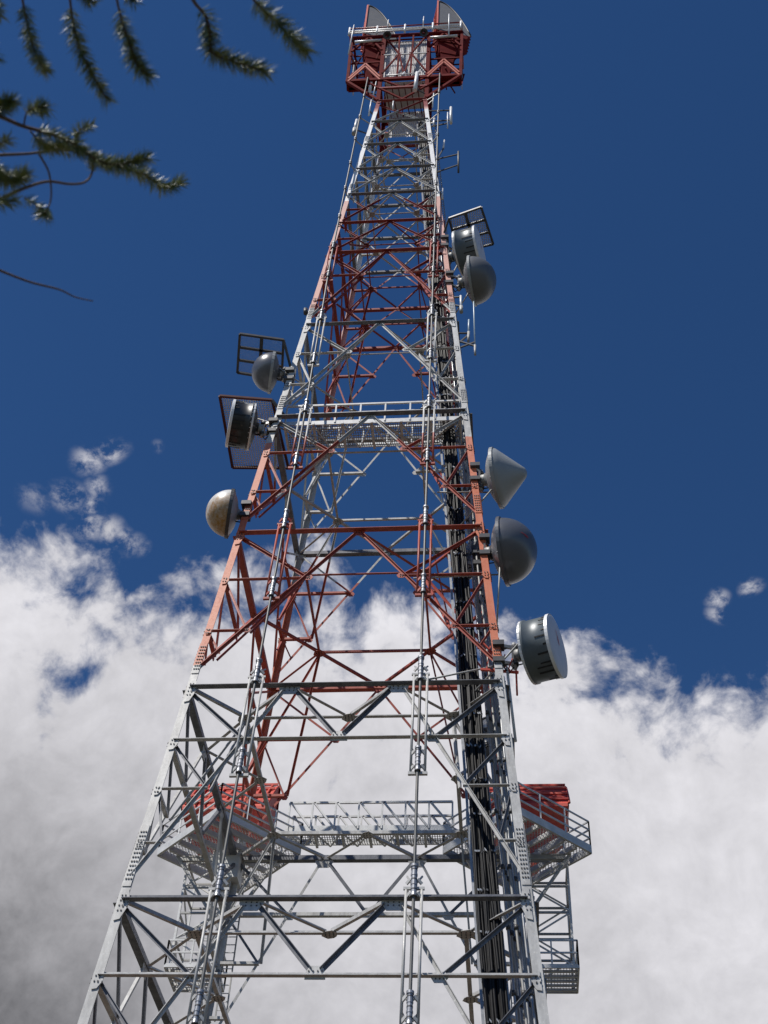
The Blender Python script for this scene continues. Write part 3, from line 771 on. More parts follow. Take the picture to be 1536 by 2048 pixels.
# ------------------------------------------------------------------ catwalks
def railing(mb, p0, p1, h=1.1, n=6, mat='steel', r=.03, mid=2):
    p0 = Vector(p0); p1 = Vector(p1)
    for k in range(n+1):
        p = p0.lerp(p1, k/n); mb.bar(p, p+Vector((0, 0, h)), .06, .06, mat=mat)
    for j in range(mid+1):
        f = (j+1)/(mid+1); mb.bar(p0+Vector((0, 0, h*f)), p1+Vector((0, 0, h*f)), .05, .06, mat=mat)
def catwalk(label, x0, x1, y0, y1, z, truss, mat='steel'):
    t = thing('catwalk', label, 'catwalk', (0, (y0+y1)/2, z), 'catwalks')
    mb = MB(); mb.add([(x0, y0, z), (x1, y0, z), (x1, y1, z), (x0, y1, z)], [(0, 1, 2, 3)], 'grating')
    mb.build('deck_grating', t)
    mb = MB()
    for y in (y0, y1): mb.slab((x0, y, z-.1), (x1, y, z-.1), Vector((0, .06, 0)), Vector((0, 0, .26)), mat)
    n = 6
    for k in range(n+1):
        x = x0+(x1-x0)*k/n; mb.bar((x, y0-.1, z-.13), (x, y1+.1, z-.13), .10, .14, mat=mat)
    mb.build('deck_frame', t)
    mb = MB()
    for k in range(n):
        xa = x0+(x1-x0)*k/n; xb = x0+(x1-x0)*(k+1)/n
        mb.bar((xa, y0, z-.18), ((xa+xb)/2, y1, z-.18), .05, .05, mat=mat); mb.bar(((xa+xb)/2, y1, z-.18), (xb, y0, z-.18), .05, .05, mat=mat)
    mb.build('underbracing', t)
    for y in (y0, y1):
        mb = MB(); h = 1.25
        mb.bar((x0, y, z+h), (x1, y, z+h), .08, .09, mat=mat)
        if y == y1 or not truss: mb.bar((x0, y, z+h*.55), (x1, y, z+h*.55), .035, .04, mat=mat)
        nb = 7
        for k in range(nb+1):
            x = x0+(x1-x0)*k/nb; mb.bar((x, y, z), (x, y, z+h), .07, .07, mat=mat)
            if truss and k < nb: mb.bar((x+.06, y, z+h), (x+(x1-x0)/nb-.05, y, z+.1), .08, .08, mat=mat)
        mb.build('handrail', t)
    return t
catwalk('pale steel truss catwalk joining the two low service platforms behind the tower', -3.45, 3.25, 5.15, 6.15, 30.75, True)
catwalk('narrow grated catwalk crossing the middle of the tower below the centre dishes', -3.9, 3.9, -3.7, -2.35, 45.9, False)

# ------------------------------------------------------------------ side service platforms, horns and access masts
def service_platform(sd, label):
    t = thing('service_platform', label, 'platform', (sd*5.75, 5.45, 30.0), 'service platforms at the back corners')
    c = Vector((sd*5.75, 5.45, 30.0)); rr = 2.95
    P4 = [c+Vector((sd*rr, 0, 0)), c+Vector((0, rr, 0)), c+Vector((-sd*rr*.97, 0, 0)), c+Vector((0, -rr*.97, 0))]
    MB().add([c+(p-c)*.97 for p in P4], [(0, 1, 2, 3)], 'deck_screen').build('deck', t)
    for k in range(4):
        a, b = P4[k], P4[(k+1) % 4]
        mb = MB(); mb.bar(a+Vector((0, 0, -.09)), b+Vector((0, 0, -.09)), .10, .34, mat='steel'); mb.build('edge_beam', t)
        mb = MB(); railing(mb, a+Vector((0, 0, .05)), b+Vector((0, 0, .05)), 1.15, 3, 'steel'); mb.build('railing', t)
    for f in (-.66, -.33, 0, .33, .66):
        for (u, v) in ((Vector((sd, 1, 0)), Vector((sd, -1, 0))), ):
            o = c+u*rr/2*f*1.0; MB().bar(o-v*rr*.47-Vector((0, 0, .19)), o+v*rr*.47-Vector((0, 0, .19)), .10, .22, mat='steel').build('joist', t)
    o = c-Vector((0, 0, .42)); MB().bar(o-Vector((sd*1.9, 0, 0)), o+Vector((sd*1.9, 0, 0)), .14, .22, mat='dull').build('joist', t)
    MB().bar(o-Vector((0, 1.9, 0)), o+Vector((0, 1.9, 0)), .14, .22, mat='dull').build('joist', t)
    h = W(26.2)
    for p in P4:
        MB().bar(Vector((sd*h, h, 26.4)), c+(p-c)*.72+Vector((0, 0, -.28)), .11, .11, mat='dull').build('knee_brace', t)
    MB().slab(c+Vector((-sd*.55, -.45, -1.5)), c+Vector((-sd*.55, -.45, -.3)), Vector((sd*1.1, 0, 0)), Vector((0, .9, 0)), 'steel').build('hatch_box', t)
    return t
service_platform(-1, 'square grey steel service platform hung on the left back corner of the tower')
service_platform(1, 'square grey steel service platform hung on the right back corner of the tower')
horn('horn_antenna', 'faded red ribbed horn antenna standing on the left back service platform', (-6.6, 7.9, 32.9), R(-90), 2.5, 2.7, 2.2, 3.7, 'red', 'red', 'red', 'deepred', 9, True, .8, .75, 0)
horn('horn_antenna', 'faded red horn antenna with flat sloping roof on the right back service platform', (6.25, 7.9, 32.9), R(-90), 2.3, 2.7, 2.2, 3.6, 'red', 'red', 'red', 'deepred', 0, True, .8, .75, 0)

def access_mast(sd, label):
    """square ladder cage hung under the platform, ending in a small landing"""
    cx0 = sd*6.75; cy0 = 6.9; t = thing('access_mast', label, 'lattice mast', (cx0, cy0, 25.3), 'access masts under the service platforms'); hw = .82
    if sd > 0: cx0 = 6.95
    else: cx0 = -6.75
    cr = [(cx0-hw, cy0-hw), (cx0+hw, cy0-hw), (cx0+hw, cy0+hw), (cx0-hw, cy0+hw)]
    z0, z1 = 25.3, 29.8
    for (x, y) in cr: MB().bar((x, y, z0), (x, y, z1), .09, .09, mat='steel').build('post', t)
    nz = 4
    for k in range(4):
        (xa, ya), (xb, yb) = cr[k], cr[(k+1) % 4]; mb = MB()
        for j in range(nz):
            za = z0+(z1-z0)*j/nz; zb_ = z0+(z1-z0)*(j+1)/nz
            mb.bar((xa, ya, za+.05), (xb, yb, zb_), .055, .055, mat='steel') if (j+k) % 2 else mb.bar((xb, yb, za+.05), (xa, ya, zb_), .055, .055, mat='steel')
            mb.bar((xa, ya, zb_), (xb, yb, zb_), .07, .08, mat='dull')
        mb.build('lacing', t)
    mb = MB(); x = cx0-sd*1.35
    for u in (-.2, .2): mb.bar((x+u, cy0-.5, z0-2), (x+u, cy0-.5, z1), .07, .05, mat='dull')
    for j in range(20): mb.bar((x-.2, cy0-.5, z0-1.9+j*.33), (x+.2, cy0-.5, z0-1.9+j*.33), .03, .03, mat='steel')
    mb.build('ladder', t)
    mb = MB(); a = .98
    mb.add([(cx0-a, cy0-a, z0), (cx0+a, cy0-a, z0), (cx0+a, cy0+a, z0), (cx0-a, cy0+a, z0)], [(0, 1, 2, 3)], 'deck_screen')
    for k in range(4):
        q4 = [(cx0-a, cy0-a), (cx0+a, cy0-a), (cx0+a, cy0+a), (cx0-a, cy0+a)]; mb.bar((*q4[k], z0-.04), (*q4[(k+1) % 4], z0-.04), .06, .16, mat='steel')
    for j in range(5): mb.bar((cx0-a, cy0-a+.3+j*.36, z0-.1), (cx0+a, cy0-a+.3+j*.36, z0-.1), .06, .1, mat='steel')
    mb.build('landing', t)
    mb = MB()
    for k in range(4): railing(mb, (*q4[k], z0), (*q4[(k+1) % 4], z0), 1.0, 2, 'steel', mid=1)
    mb.build('railing', t)
    h = W(25.2)
    mb = MB()
    for zz in (25.2, 27.4): mb.bar((cx0-sd*a, cy0-a, zz), (sd*h, h, zz), .12, .14, mat='steel'); mb.bar((cx0-sd*a, cy0+.4, zz), (sd*h, h, zz+.0), .12, .14, mat='steel')
    mb.build('tie', t)
access_mast(-1, 'laced steel ladder cage hanging under the left back service platform')
access_mast(1, 'laced steel ladder cage hanging under the right back service platform')

# ------------------------------------------------------------------ microwave antennas
LOGO = [(-.50, .16), (-.28, .20), (-.10, .10), (.02, .13), (.12, .06), (.22, .05), (.33, -.05), (.46, -.12), (.55, -.26), (.40, -.19), (.28, -.20), (.14, -.13), (.03, -.12), (-.05, -.02), (-.2, .06), (-.34, .10)]
def antenna(name, label, c, az, rad, style, legpt, mats, tilt=0.0, logo=None, side=1, rods=()):
    """az: horizontal heading in degrees, 0 = +x, negative = towards the camera"""
    t = thing(name, label, 'antenna', c, 'microwave antennas on the legs')
    c = Vector(c); ax = Vector((math.cos(R(az))*math.cos(R(tilt)), math.sin(R(az))*math.cos(R(tilt)), math.sin(R(tilt))))
    front, backm, rimm = mats
    up = Vector((0, 0, 1)); sdv = ax.cross(up).normalized()
    dp = rad*(.22 if style == 'drum' else .30)
    bk = [(-dp-.10, .05), (-dp-.10, rad*.22), (-dp, rad*.26)]+[(-dp*(1-(k/8)**2), rad*(.26+.74*k/8)) for k in range(1, 9)]
    if style == 'drum':
        L = rad*.92
        o = MB().lathe(bk, backm, 44, c, ax).build('reflector', t)
        sh = MB(); sh.v = []; lo = Vector(c)
        sh.lathe([(0, rad), (.02, rad*1.04), (.10, rad*1.04), (.12, rad), (L*.5, rad), (L-.08, rad), (L-.07, rad*1.02), (L, rad*1.02)], backm if backm != 'dull' else 'shroud', 52, Vector(), Vector((1, 0, 0)))
        ob = sh.build('shroud'); ob.parent = t
        rot = Matrix((ax, up.cross(ax).normalized(), ax.cross(up.cross(ax).normalized()))).transposed().to_4x4()
        ob.matrix_local = rot
        MB().lathe([(L+.002, rad*1.02), (L+.03, rad*.99), (L+.045, rad*.5), (L+.05, 0)], front, 52, c, ax).build('radome', t)
        MB().lathe([(L-.10, rad*1.025), (L-.10, rad*1.045), (L+.012, rad*1.045), (L+.012, rad*1.025)], rimm, 52, c, ax, smooth=False).build('rim', t)
        tar = MB(); n_ = 26
        a = (up-ax*up.dot(ax)).normalized(); b = ax.cross(a)
        for k in range(n_):
            an = 2*math.pi*(k+random.uniform(-.3, .3))/n_; ln = random.choice([.12, .2, .35, .5])*rad; wdt = .018+random.random()*.02
            u = a*math.cos(an)+b*math.sin(an); v = -a*math.sin(an)+b*math.cos(an)
            tar.slab(c+ax*(L-.1-ln)+u*rad*1.004-v*wdt, c+ax*(L-.1)+u*rad*1.004-v*wdt*1.6, v*wdt*2, u*.012, 'tar')
        tar.lathe([(L-.112, rad*1.0), (L-.112, rad*1.012), (L-.098, rad*1.012), (L-.098, rad*1.0)], 'tar', 52, c, ax, smooth=False); tar.build('sealant_streaks', t)
        if logo: put_logo(t, lambda p, q: c+ax*(L+.062)-sdv*p*.9+sdv*rad*.05+up*(q*1.5+rad*.28-p*.5), ax, rad*logo)
    elif style == 'dome':
        prof = [(rad*.98*math.sin(math.pi/2*(1-k/14)), rad*math.cos(math.pi/2*(1-k/14))*.985) for k in range(0, 15)]
        MB().lathe(bk, backm, 44, c, ax).build('reflector', t)
        ob = MB().lathe([(x_, y_) for x_, y_ in prof], front, 52, Vector(), Vector((1, 0, 0))).build('radome')
        ob.parent = t; rot = Matrix((ax, up.cross(ax).normalized(), ax.cross(up.cross(ax).normalized()))).transposed().to_4x4(); ob.matrix_local = rot
        MB().lathe([(-.05, rad*.98), (-.05, rad*1.035), (.05, rad*1.035), (.05, rad*.98)], rimm, 52, c, ax, smooth=False).build('rim', t)
        if logo:
            def onsph(p, q):
                d = ax*.72+sdv*.62-up*.12+Vector((1, 0, 0))*(p/rad*.8)+Vector((0, -.73, .68))*(q/rad*.8)
                a1 = d.dot(ax); pr = d-ax*a1; kk = 1/math.sqrt((a1/.98)**2+pr.length_squared); return c+(ax*a1+pr)*kk*rad*1.012
            put_logo(t, onsph, ax, rad*logo)
    elif style == 'shallow':
        prof = [(rad*.45*math.sin(math.pi/2*(1-k/12)), rad*math.cos(math.pi/2*(1-k/12))*.985) for k in range(0, 13)]
        MB().lathe(bk, backm, 44, c, ax).build('reflector', t); MB().lathe(prof, front, 44, c, ax).build('radome', t)
        MB().lathe([(-.04, rad*.98), (-.04, rad*1.03), (.04, rad*1.03), (.04, rad*.98)], rimm, 44, c, ax, smooth=False).build('rim', t)
    elif style == 'cone':
        MB().lathe(bk, backm, 44, c, ax).build('reflector', t)
        prof = [(0, rad), (rad*.12, rad*.965)]+[(rad*(.12+.83*k/8), rad*(.965-.80*k/8)) for k in range(1, 9)]+[(rad*.985, rad*.105), (rad*1.0, rad*.05), (rad*1.005, 0)]
        MB().lathe(prof, front, 52, c, ax).build('radome', t)
        MB().lathe([(-.06, rad*.98), (-.06, rad*1.03), (.05, rad*1.03), (.05, rad*.98)], rimm, 52, c, ax, smooth=False).build('rim', t)
    bl = MB(); a_ = (up-ax*up.dot(ax)).normalized(); b_ = ax.cross(a_)
    for k in range(28):
        an = 2*math.pi*k/28; u_ = a_*math.cos(an)+b_*math.sin(an); v_ = -a_*math.sin(an)+b_*math.cos(an)
        bl.slab(c+u_*rad*1.0-v_*.014-ax*.07, c+u_*rad*1.0-v_*.014+ax*.07, v_*.028, u_*.04, rimm)
    for k in range(4):
        an = R(45+90*k); u_ = a_*math.cos(an)+b_*math.sin(an); MB().tube([c-ax*dp+u_*rad*.25, c-ax*.06+u_*rad*.97], .03, 'dull', 6).build('back_stay', t)
    bl.lathe([(-.066, rad*.99), (-.066, rad*1.03), (.066, rad*1.03), (.066, rad*.99)], rimm, 40, c, ax, smooth=False); bl.build('rim_flange', t)
    # mount: vertical pipe and clamps between antenna and leg
    lp = Vector(legpt); mb = MB(); pb = c-ax*(dp+.30); dirl = (lp-pb)
    mb.tube([pb-up*rad*.52, pb+up*rad*.52], .085, 'silver', 10)
    mb.tube([c-ax*(dp-.02), pb], rad*.20, 'dull', 12)
    for dz in (-rad*.34, rad*.34):
        q0 = pb+up*dz; q1 = lp+up*dz; mb.bar(q0, q1, .10, .12, mat='steel'); mb.bar(q0+up*.12, q1-up*.25, .06, .06, mat='dark')
        mb.tube([q0-up*.07, q0+up*.07], .14, 'dark', 8); mb.slab(q1-Vector((.2, .2, .1)), q1+Vector((.2, -.2, -.1)), Vector((0, .4, 0)), Vector((0, 0, .2)), 'dark')
    mb.bar(pb+up*rad*.3+sdv*.2, pb-up*rad*.3+sdv*.2, .05, .08, mat='dark')
    mb.tube([c-ax*dp*.8-up*rad*.4, pb-up*rad*.4, pb+(lp-pb)*.4-up*rad*.75, lp-up*rad*.3], .028, 'black', 6)
    mb.build('mount', t)
    for (a0, b0) in rods:
        MB().tube([c+sdv*a0[0]+up*a0[1]-ax*.1, Vector(b0)], .035, 'dull', 6).build('stiff_arm', t)
    return t
def put_logo(t, fn, ax, s_):
    mb = MB(); pts = [fn(p*s_, q*s_) for p, q in LOGO]
    # triangle strip between upper and lower outline so that it hugs the surface
    up_ = pts[:9]; lo_ = [pts[0]]+pts[:8:-1]
    m_ = min(len(up_), len(lo_)); mb.add(up_[:m_]+lo_[:m_], [(i, i+1, m_+i+1, m_+i) for i in range(m_-1)], 'logo')
    mb.build('red_emblem', t)

def leg_at(sx, sy, z): h = W(z); return (sx*h, sy*h, z)
antenna('drum_antenna', 'large blue grey drum antenna with pale face on the right front leg, lowest dish', (6.35, -4.85, 31.3), -19, 1.10, 'drum', leg_at(1, -1, 30.9), ('flatwhite', 'shroud', 'white'), logo=.42, rods=(((-.9, .5), (2.6, -5.45, 29.6)), ((.9, -.3), (4.2, -4.0, 30))))
antenna('dome_antenna', 'largest glossy dark grey domed antenna with a red emblem on the right front leg', (5.58, -4.85, 36.35), -10, 1.30, 'dome', leg_at(1, -1, 36.6), ('radome_dark', 'radome_dark', 'radome_dark'), logo=.42, tilt=0, rods=(((-.2, -1.0), (2.2, -5.0, 34.9)), ((.3, -1.1), (5.2, -3.6, 33.0))))
antenna('cone_antenna', 'light grey antenna with a pointed conical cover on the right front leg', (5.42, -4.55, 40.9), -12, 1.24, 'cone', leg_at(1, -1, 41.2), ('radome_light', 'radome_light', 'radome_light'), rods=(((-.6, -.2), (3.0, -4.5, 40.2)), ((.3, -.9), (3.8, -3.6, 39.0))))
antenna('dome_antenna', 'dark domed antenna hanging under the drum antenna high on the right front leg', (4.50, -3.40, 57.3), -8, 1.25, 'dome', leg_at(1, -1, 57.6), ('radome_mid', 'radome_mid', 'radome_light'), rods=(((0, -.8), (3.3, -2.2, 55.4)),))
antenna('drum_antenna', 'small blue grey drum antenna under an ice shield high on the right front leg', (3.85, -3.05, 60.4), -14, 1.22, 'drum', leg_at(1, -1, 61.6), ('flatwhite', 'shroud', 'white'), logo=.35, rods=(((0, -.9), (2.9, -2.6, 57.5)),))
antenna('dome_antenna', 'small dark domed antenna beside a grid ice shield on the left front leg', (-4.85, -3.9, 49.5), 193, .96, 'dome', leg_at(-1, -1, 49.1), ('radome_dark', 'radome_mid', 'radome_light'), rods=(((-.2, .3), (-3.0, -3.8, 48.3)),))
antenna('drum_antenna', 'stained silver and black drum antenna facing left on the left front leg', (-5.25, -4.25, 45.1), 196, 1.02, 'drum', leg_at(-1, -1, 45.0), ('flatwhite', 'stained', 'white'), rods=(((.2, .9), (-2.0, -4.2, 44.2)), ((.2, 1.0), (-3.0, -3.0, 45.6))))
antenna('dome_antenna', 'rust stained white domed antenna facing left on the left front leg', (-5.32, -4.70, 39.05), 194, .98, 'dome', leg_at(-1, -1, 39.2), ('rusty', 'radome_light', 'dark'))
antenna('dish_antenna', 'dark shaded dish behind the right front leg above the low platform', (4.6, -1.6, 29.9), 35, .95, 'shallow', (5.2, -2.6, 29.6), ('radome_dark', 'radome_dark', 'dark'))
antenna('dish_antenna', 'dark shaded dish behind the right front leg beside the largest dome', (4.25, -2.6, 38.2), 25, .9, 'shallow', (4.6, -3.2, 37.6), ('radome_dark', 'radome_dark', 'dark'))

def ice_shield(label, pts, n1, n2, mat, screen=True):
    pts = [Vector(p) for p in pts]; c = sum(pts, Vector())/4
    t = thing('ice_shield', label, 'ice shield', c, 'ice shields above the dishes'); nrm = Vector((0, 0, 1)); mb = MB()
    for k in range(4): mb.bar(pts[k], pts[(k+1) % 4], .11, .11, mat=mat)
    for k in range(1, n1): mb.bar(pts[0].lerp(pts[1], k/n1), pts[3].lerp(pts[2], k/n1), .16, .08, mat=mat)
    for k in range(1, n2): mb.bar(pts[0].lerp(pts[3], k/n2), pts[1].lerp(pts[2], k/n2), .13, .08, mat=mat)
    mb.build('frame', t)
    if screen:
        z = Vector((0, 0, .05)); MB().add([p+z for p in pts], [(0, 1, 2, 3)], screen).build('screen', t)
    return t
t = ice_shield('dark square grid ice shield behind the small dark dome on the left leg', [(-6.36, -5.10, 51), (-4.35, -4.66, 51), (-4.75, -2.35, 51), (-6.83, -2.88, 51)], 2, 3, 'dark', 'thin_screen')
MB().bar((-4.35, -4.66, 51), (-4.0, -3.8, 49.9), .1, .1, mat='dark').build('bracket', t)
MB().bar((-4.75, -2.35, 51), (-3.9, -3.7, 49.7), .1, .1, mat='dark').build('bracket', t)
t = ice_shield('dark red framed ice shield with pale mesh above the stained drum on the left leg', [(-6.83, -4.64, 46.9), (-4.5, -4.3, 46.9), (-4.2, -.6, 46.5), (-6.82, -.74, 46.5)], 1, 2, 'brown', 'dense_screen')
MB().bar((-4.5, -4.3, 46.9), (-3.9, -3.9, 46.2), .1, .1, mat='dark').build('bracket', t)
t = ice_shield('dark grid ice shield above the small drum antenna high on the right leg', [(3.30, -3.61, 63.2), (5.05, -4.2, 63.2), (5.65, -1.9, 63.2), (3.7, -1.5, 63.2)], 2, 3, 'dark', 'dense_screen')
MB().bar((3.3, -3.61, 63.2), (2.95, -2.9, 62.6), .1, .1, mat='dark').build('bracket', t)
MB().bar((3.7, -1.5, 63.2), (2.9, -2.6, 62.2), .1, .1, mat='dark').build('bracket', t)

# ------------------------------------------------------------------ small antennas
def stick(name, label, p0, p1, r, mat, arms=(), cat='antenna', group=None, base=None):
    p0 = Vector(p0); p1 = Vector(p1); t = thing(name, label, cat, p0, group); r *= .72
    mb = MB(); ln = (p1-p0).length; d = (p1-p0)/ln
    mb.tube([p0, p0+d*ln*.97, p1], [r, r*.95, r*.4], mat, 10); mb.build('element', t)
    if base:
        MB().tube([p0-d*base, p0+d*.25], r*1.5, 'dull', 10).build('base_tube', t)
    for (f, q) in arms: MB().bar(p0+d*ln*f, q, .07, .07, mat='dark').build('arm', t)
    return t
stick('whip_antenna', 'tall pale blue whip antenna below the dark dome on the right side', (4.60, -3.85, 50.9), (4.56, -3.52, 55.3), .05, 'pale', ((.04, (3.8, -3.8, 51.6)), (.12, (3.8, -3.8, 51.0))), group='whip antennas', base=.6)
stick('whip_antenna', 'short pale blue whip antenna beside the tall whip on the right side', (4.30, -3.70, 52.2), (4.32, -3.62, 53.6), .06, 'pale', ((.1, (3.8, -3.75, 52.3)), (.0, (3.8, -3.7, 51.5))), group='whip antennas', base=.6)
stick('tube_antenna', 'white tube antenna on a red bracket beside the dark dome on the right side', (3.95, -3.55, 54.6), (3.92, -3.48, 55.9), .085, 'white', ((.2, (3.5, -3.5, 55.1)), (.9, (3.45, -3.45, 55.8))), group='small white tube antennas', base=.3)
stick('panel_antenna', 'white panel antenna on dark arms at the far right below the head', (3.26, -1.9, 77.8), (3.24, -1.7, 80.5), .13, 'white', ((.2, (1.9, -1.9, 78.2)), (.8, (1.8, -1.8, 79.9))), group='small white tube antennas')
stick('dipole_antenna', 'thin white dipole beside the right hand panel antenna below the head', (3.06, -1.98, 77.0), (3.04, -1.8, 79.6), .06, 'white', ((.3, (2.0, -1.95, 77.4)),), group='small white tube antennas')
stick('panel_antenna', 'short white panel antenna on a bent arm beside the right leg', (2.83, -2.2, 73.9), (2.88, -2.1, 75.2), .08, 'white', ((0, (2.4, -2.2, 72.4)),), group='small white tube antennas')
stick('dipole_antenna', 'black dipole antenna on two long arms at the far right', (3.76, -2.45, 70.4), (3.75, -2.25, 73.4), .085, 'dark', ((.35, (2.4, -2.4, 70.6)), (.85, (2.4, -2.3, 72.4))), group='dipole antennas')
stick('tube_antenna', 'small white tube on the right leg between the dishes and the black dipole', (2.86, -2.72, 66.9), (2.86, -2.62, 68.3), .07, 'white', ((.5, (2.6, -2.6, 67.4)),), group='small white tube antennas')
stick('panel_antenna', 'white panel antenna left of the tower just below the head', (-2.23, -1.6, 83.3), (-2.20, -1.45, 85.7), .15, 'white', ((.1, (-1.6, -1.5, 83.2)),), group='small white tube antennas')
stick('panel_antenna', 'white panel antenna in front of the cladding below the head', (.86, -1.85, 82.9), (.92, -1.7, 86.0), .19, 'white', ((.1, (1.5, -1.6, 82.9)),), group='small white tube antennas')
stick('tube_antenna', 'bright white tube clamped to the left waveguide below the head', (-2.75, -2.35, 76.6), (-2.70, -2.3, 78.2), .13, 'white', ((.1, (-2.0, -1.9, 77)),), group='small white tube antennas', base=.5)
stick('tube_antenna', 'thin white tube at the left leg beside the white panel antenna', (-2.05, -1.9, 79.5), (-2.0, -1.8, 82.0), .07, 'white', ((.3, (-1.7, -1.7, 79.8)),), group='small white tube antennas')
stick('tube_antenna', 'thin white tube rising beside the left leg into the head', (-1.95, -1.65, 82.4), (-1.85, -1.6, 85.2), .06, 'white', ((.1, (-1.6, -1.6, 82.4)),), group='small white tube antennas')
stick('tube_antenna', 'small white tube hung in the middle of the crossed panel', (-.52, -1.9, 80.2), (-.54, -1.8, 81.6), .07, 'white', ((.9, (-.5, -1.65, 81.9)),), group='small white tube antennas')
stick('tube_antenna', 'thin white tube beside the right leg below the head', (2.05, -1.8, 80.4), (2.10, -1.75, 82.6), .06, 'white', ((.5, (1.7, -1.6, 81.2)),), group='small white tube antennas')
stick('tube_antenna', 'short white canister beside the right leg near the red band', (2.18, -2.0, 77.4), (2.2, -1.9, 78.6), .10, 'white', ((.5, (1.8, -1.8, 78)),), group='small white tube antennas')
stick('rod_antenna', 'long white rod at the left end of the head guard rail', (-3.95, -2.0, 88.9), (-3.85, -2.0, 94.0), .07, 'white', ((.6, (-3.8, -1.6, 92)),), group='white rods on the head')
stick('rod_antenna', 'long white rod near the right end of the head guard rail', (3.05, -2.05, 90.9), (3.05, -2.05, 94.8), .07, 'white', ((.5, (3.0, -1.6, 92.4)),), group='white rods on the head')
stick('rod_antenna', 'white rod on the rail above the left edge of the cladding', (-1.4, -1.9, 93.3), (-1.38, -1.9, 94.8), .06, 'white', (), group='white rods on the head')
stick('rod_antenna', 'white rod on the rail above the right edge of the cladding', (1.18, -1.9, 93.3), (1.2, -1.9, 95.0), .06, 'white', (), group='white rods on the head')
for i, (x, z, lb) in enumerate(((-1.35, 91.6, 'round dark floodlight left of the cladding under the head rail'), (1.25, 91.7, 'round dark floodlight right of the cladding under the head rail'))):
    t = thing('floodlight', lb, 'floodlight', (x, -2.0, z), 'floodlights on the head')
    MB().lathe([(0, .10), (.05, .2), (.3, .30), (.38, .30), (.38, .24), (.2, .1)], 'dark', 20, Vector((x, -2.0, z)), Vector((.1, -.5, -.8))).build('lamp_housing', t)
    MB().bar((x, -2.0, z), (x, -1.6, z+.5), .08, .08, mat='dark').build('bracket', t)
# red helical/dipole bracket beside the lowest drum
t = thing('bracket_antenna', 'small red frame antenna hanging below the lowest drum on the right', 'antenna', (5.6, -4.6, 30.0))
mb = MB(); Z = 1.25; X = -.55
mb.bar((5.2+X, -5.0, 29.2+Z), (6.5+X, -4.8, 29.2+Z), .08, .08, mat='red'); mb.bar((5.3+X, -5.0, 30.4+Z), (6.2+X, -4.8, 29.3+Z), .05, .05, mat='red'); mb.tube([(6.42+X, -4.8, 29.3+Z), (6.42+X, -4.8, 28.2+Z)], .035, 'red')
for k in range(4): mb.bar((5.4+.25*k+X, -4.95, 29.2+Z), (5.55+.25*k+X, -4.95, 30.3-.2*k+Z), .035, .035, mat='red')
mb.build('frame', t)
t = stick('pole_mount', 'slender silver pole clamped outside the right front leg below the drum', (5.75, -5.1, 27.3), (5.55, -4.95, 30.6), .07, 'steel', ((.5, (5.4, -5.3, 29)),), cat='pole')
t = stick('light_fitting', 'small obstruction light on the left leg above the upper dishes', (-3.75, -3.6, 54.7), (-3.8, -3.6, 55.1), .16, 'dark', ((0, (-3.5, -3.5, 54.6)),), cat='light')

# ------------------------------------------------------------------ pine tree reaching in at the upper left
Fpx = 2570.8; camR = Matrix((cx, cy, cz)).transposed()
def ray(u, v, d):
    """a point d metres from the camera along the direction of a spot in the photograph"""
    q = Vector(((u-768)/Fpx, -(v-1024)/Fpx, -1.0)).normalized(); return CAM+(camR @ q)*d
pine = thing('pine_tree', 'pine tree whose needled twigs reach in at the upper left', 'tree', (-6.5, -37.5, 0))
TR = Vector((-6.5, -37.5, 0))
tr = MB(); tr.tube([TR+Vector((.12*math.sin(z*.8), .1*math.cos(z*.6), z)) for z in range(0, 19)], [.30-.013*z for z in range(19)], 'bark', 14); tr.build('trunk', pine)
rnd = random.Random(11)
def smooth_path(p, n=7):
    out = []
    for i in range(len(p)-1):
        a = p[max(i-1, 0)]; b = p[i]; c = p[i+1]; d = p[min(i+2, len(p)-1)]
        for k in range(n):
            t_ = k/n; out.append(.5*((2*b)+(c-a)*t_+(2*a-5*b+4*c-d)*t_*t_+(3*b-a-3*c+d)*t_**3))
    out.append(p[-1]); return out
def needles(path, dens, ln, mb, start=0.0):
    L = [0]
    for a, b in zip(path[:-1], path[1:]): L.append(L[-1]+(b-a).length)
    tot = L[-1]; cnt = int(tot*dens*2.6)
    for k in range(cnt):
        s_ = tot*(start+(1-start)*rnd.random()**.8); i = 0
        while i < len(L)-2 and L[i+1] < s_: i += 1
        f = (s_-L[i])/max(1e-6, L[i+1]-L[i]); p = path[i].lerp(path[i+1], f); d = (path[i+1]-path[i]).normalized()
        o = d.orthogonal().normalized(); o = Matrix.Rotation(rnd.random()*6.283, 3, d) @ o
        tipf = max(0, (s_/tot-.85)/.15)
        dr = (d*(.35+rnd.random()*.5+tipf*.8)+o*1.0).normalized(); l = ln*1.25*(.45+.75*rnd.random())
        wv = dr.cross(Vector((rnd.uniform(-1, 1), rnd.uniform(-1, 1), rnd.uniform(-1, 1)))).normalized()*.0013
        bend = Vector((0, 0, -.08*l)); mid = p+dr*l*.55; tip = p+dr*l+bend
        mb.add([p-wv*.7, p+wv*.7, mid+wv, mid-wv, tip], [(0, 1, 2, 3), (3, 2, 4)], 'needle', True)
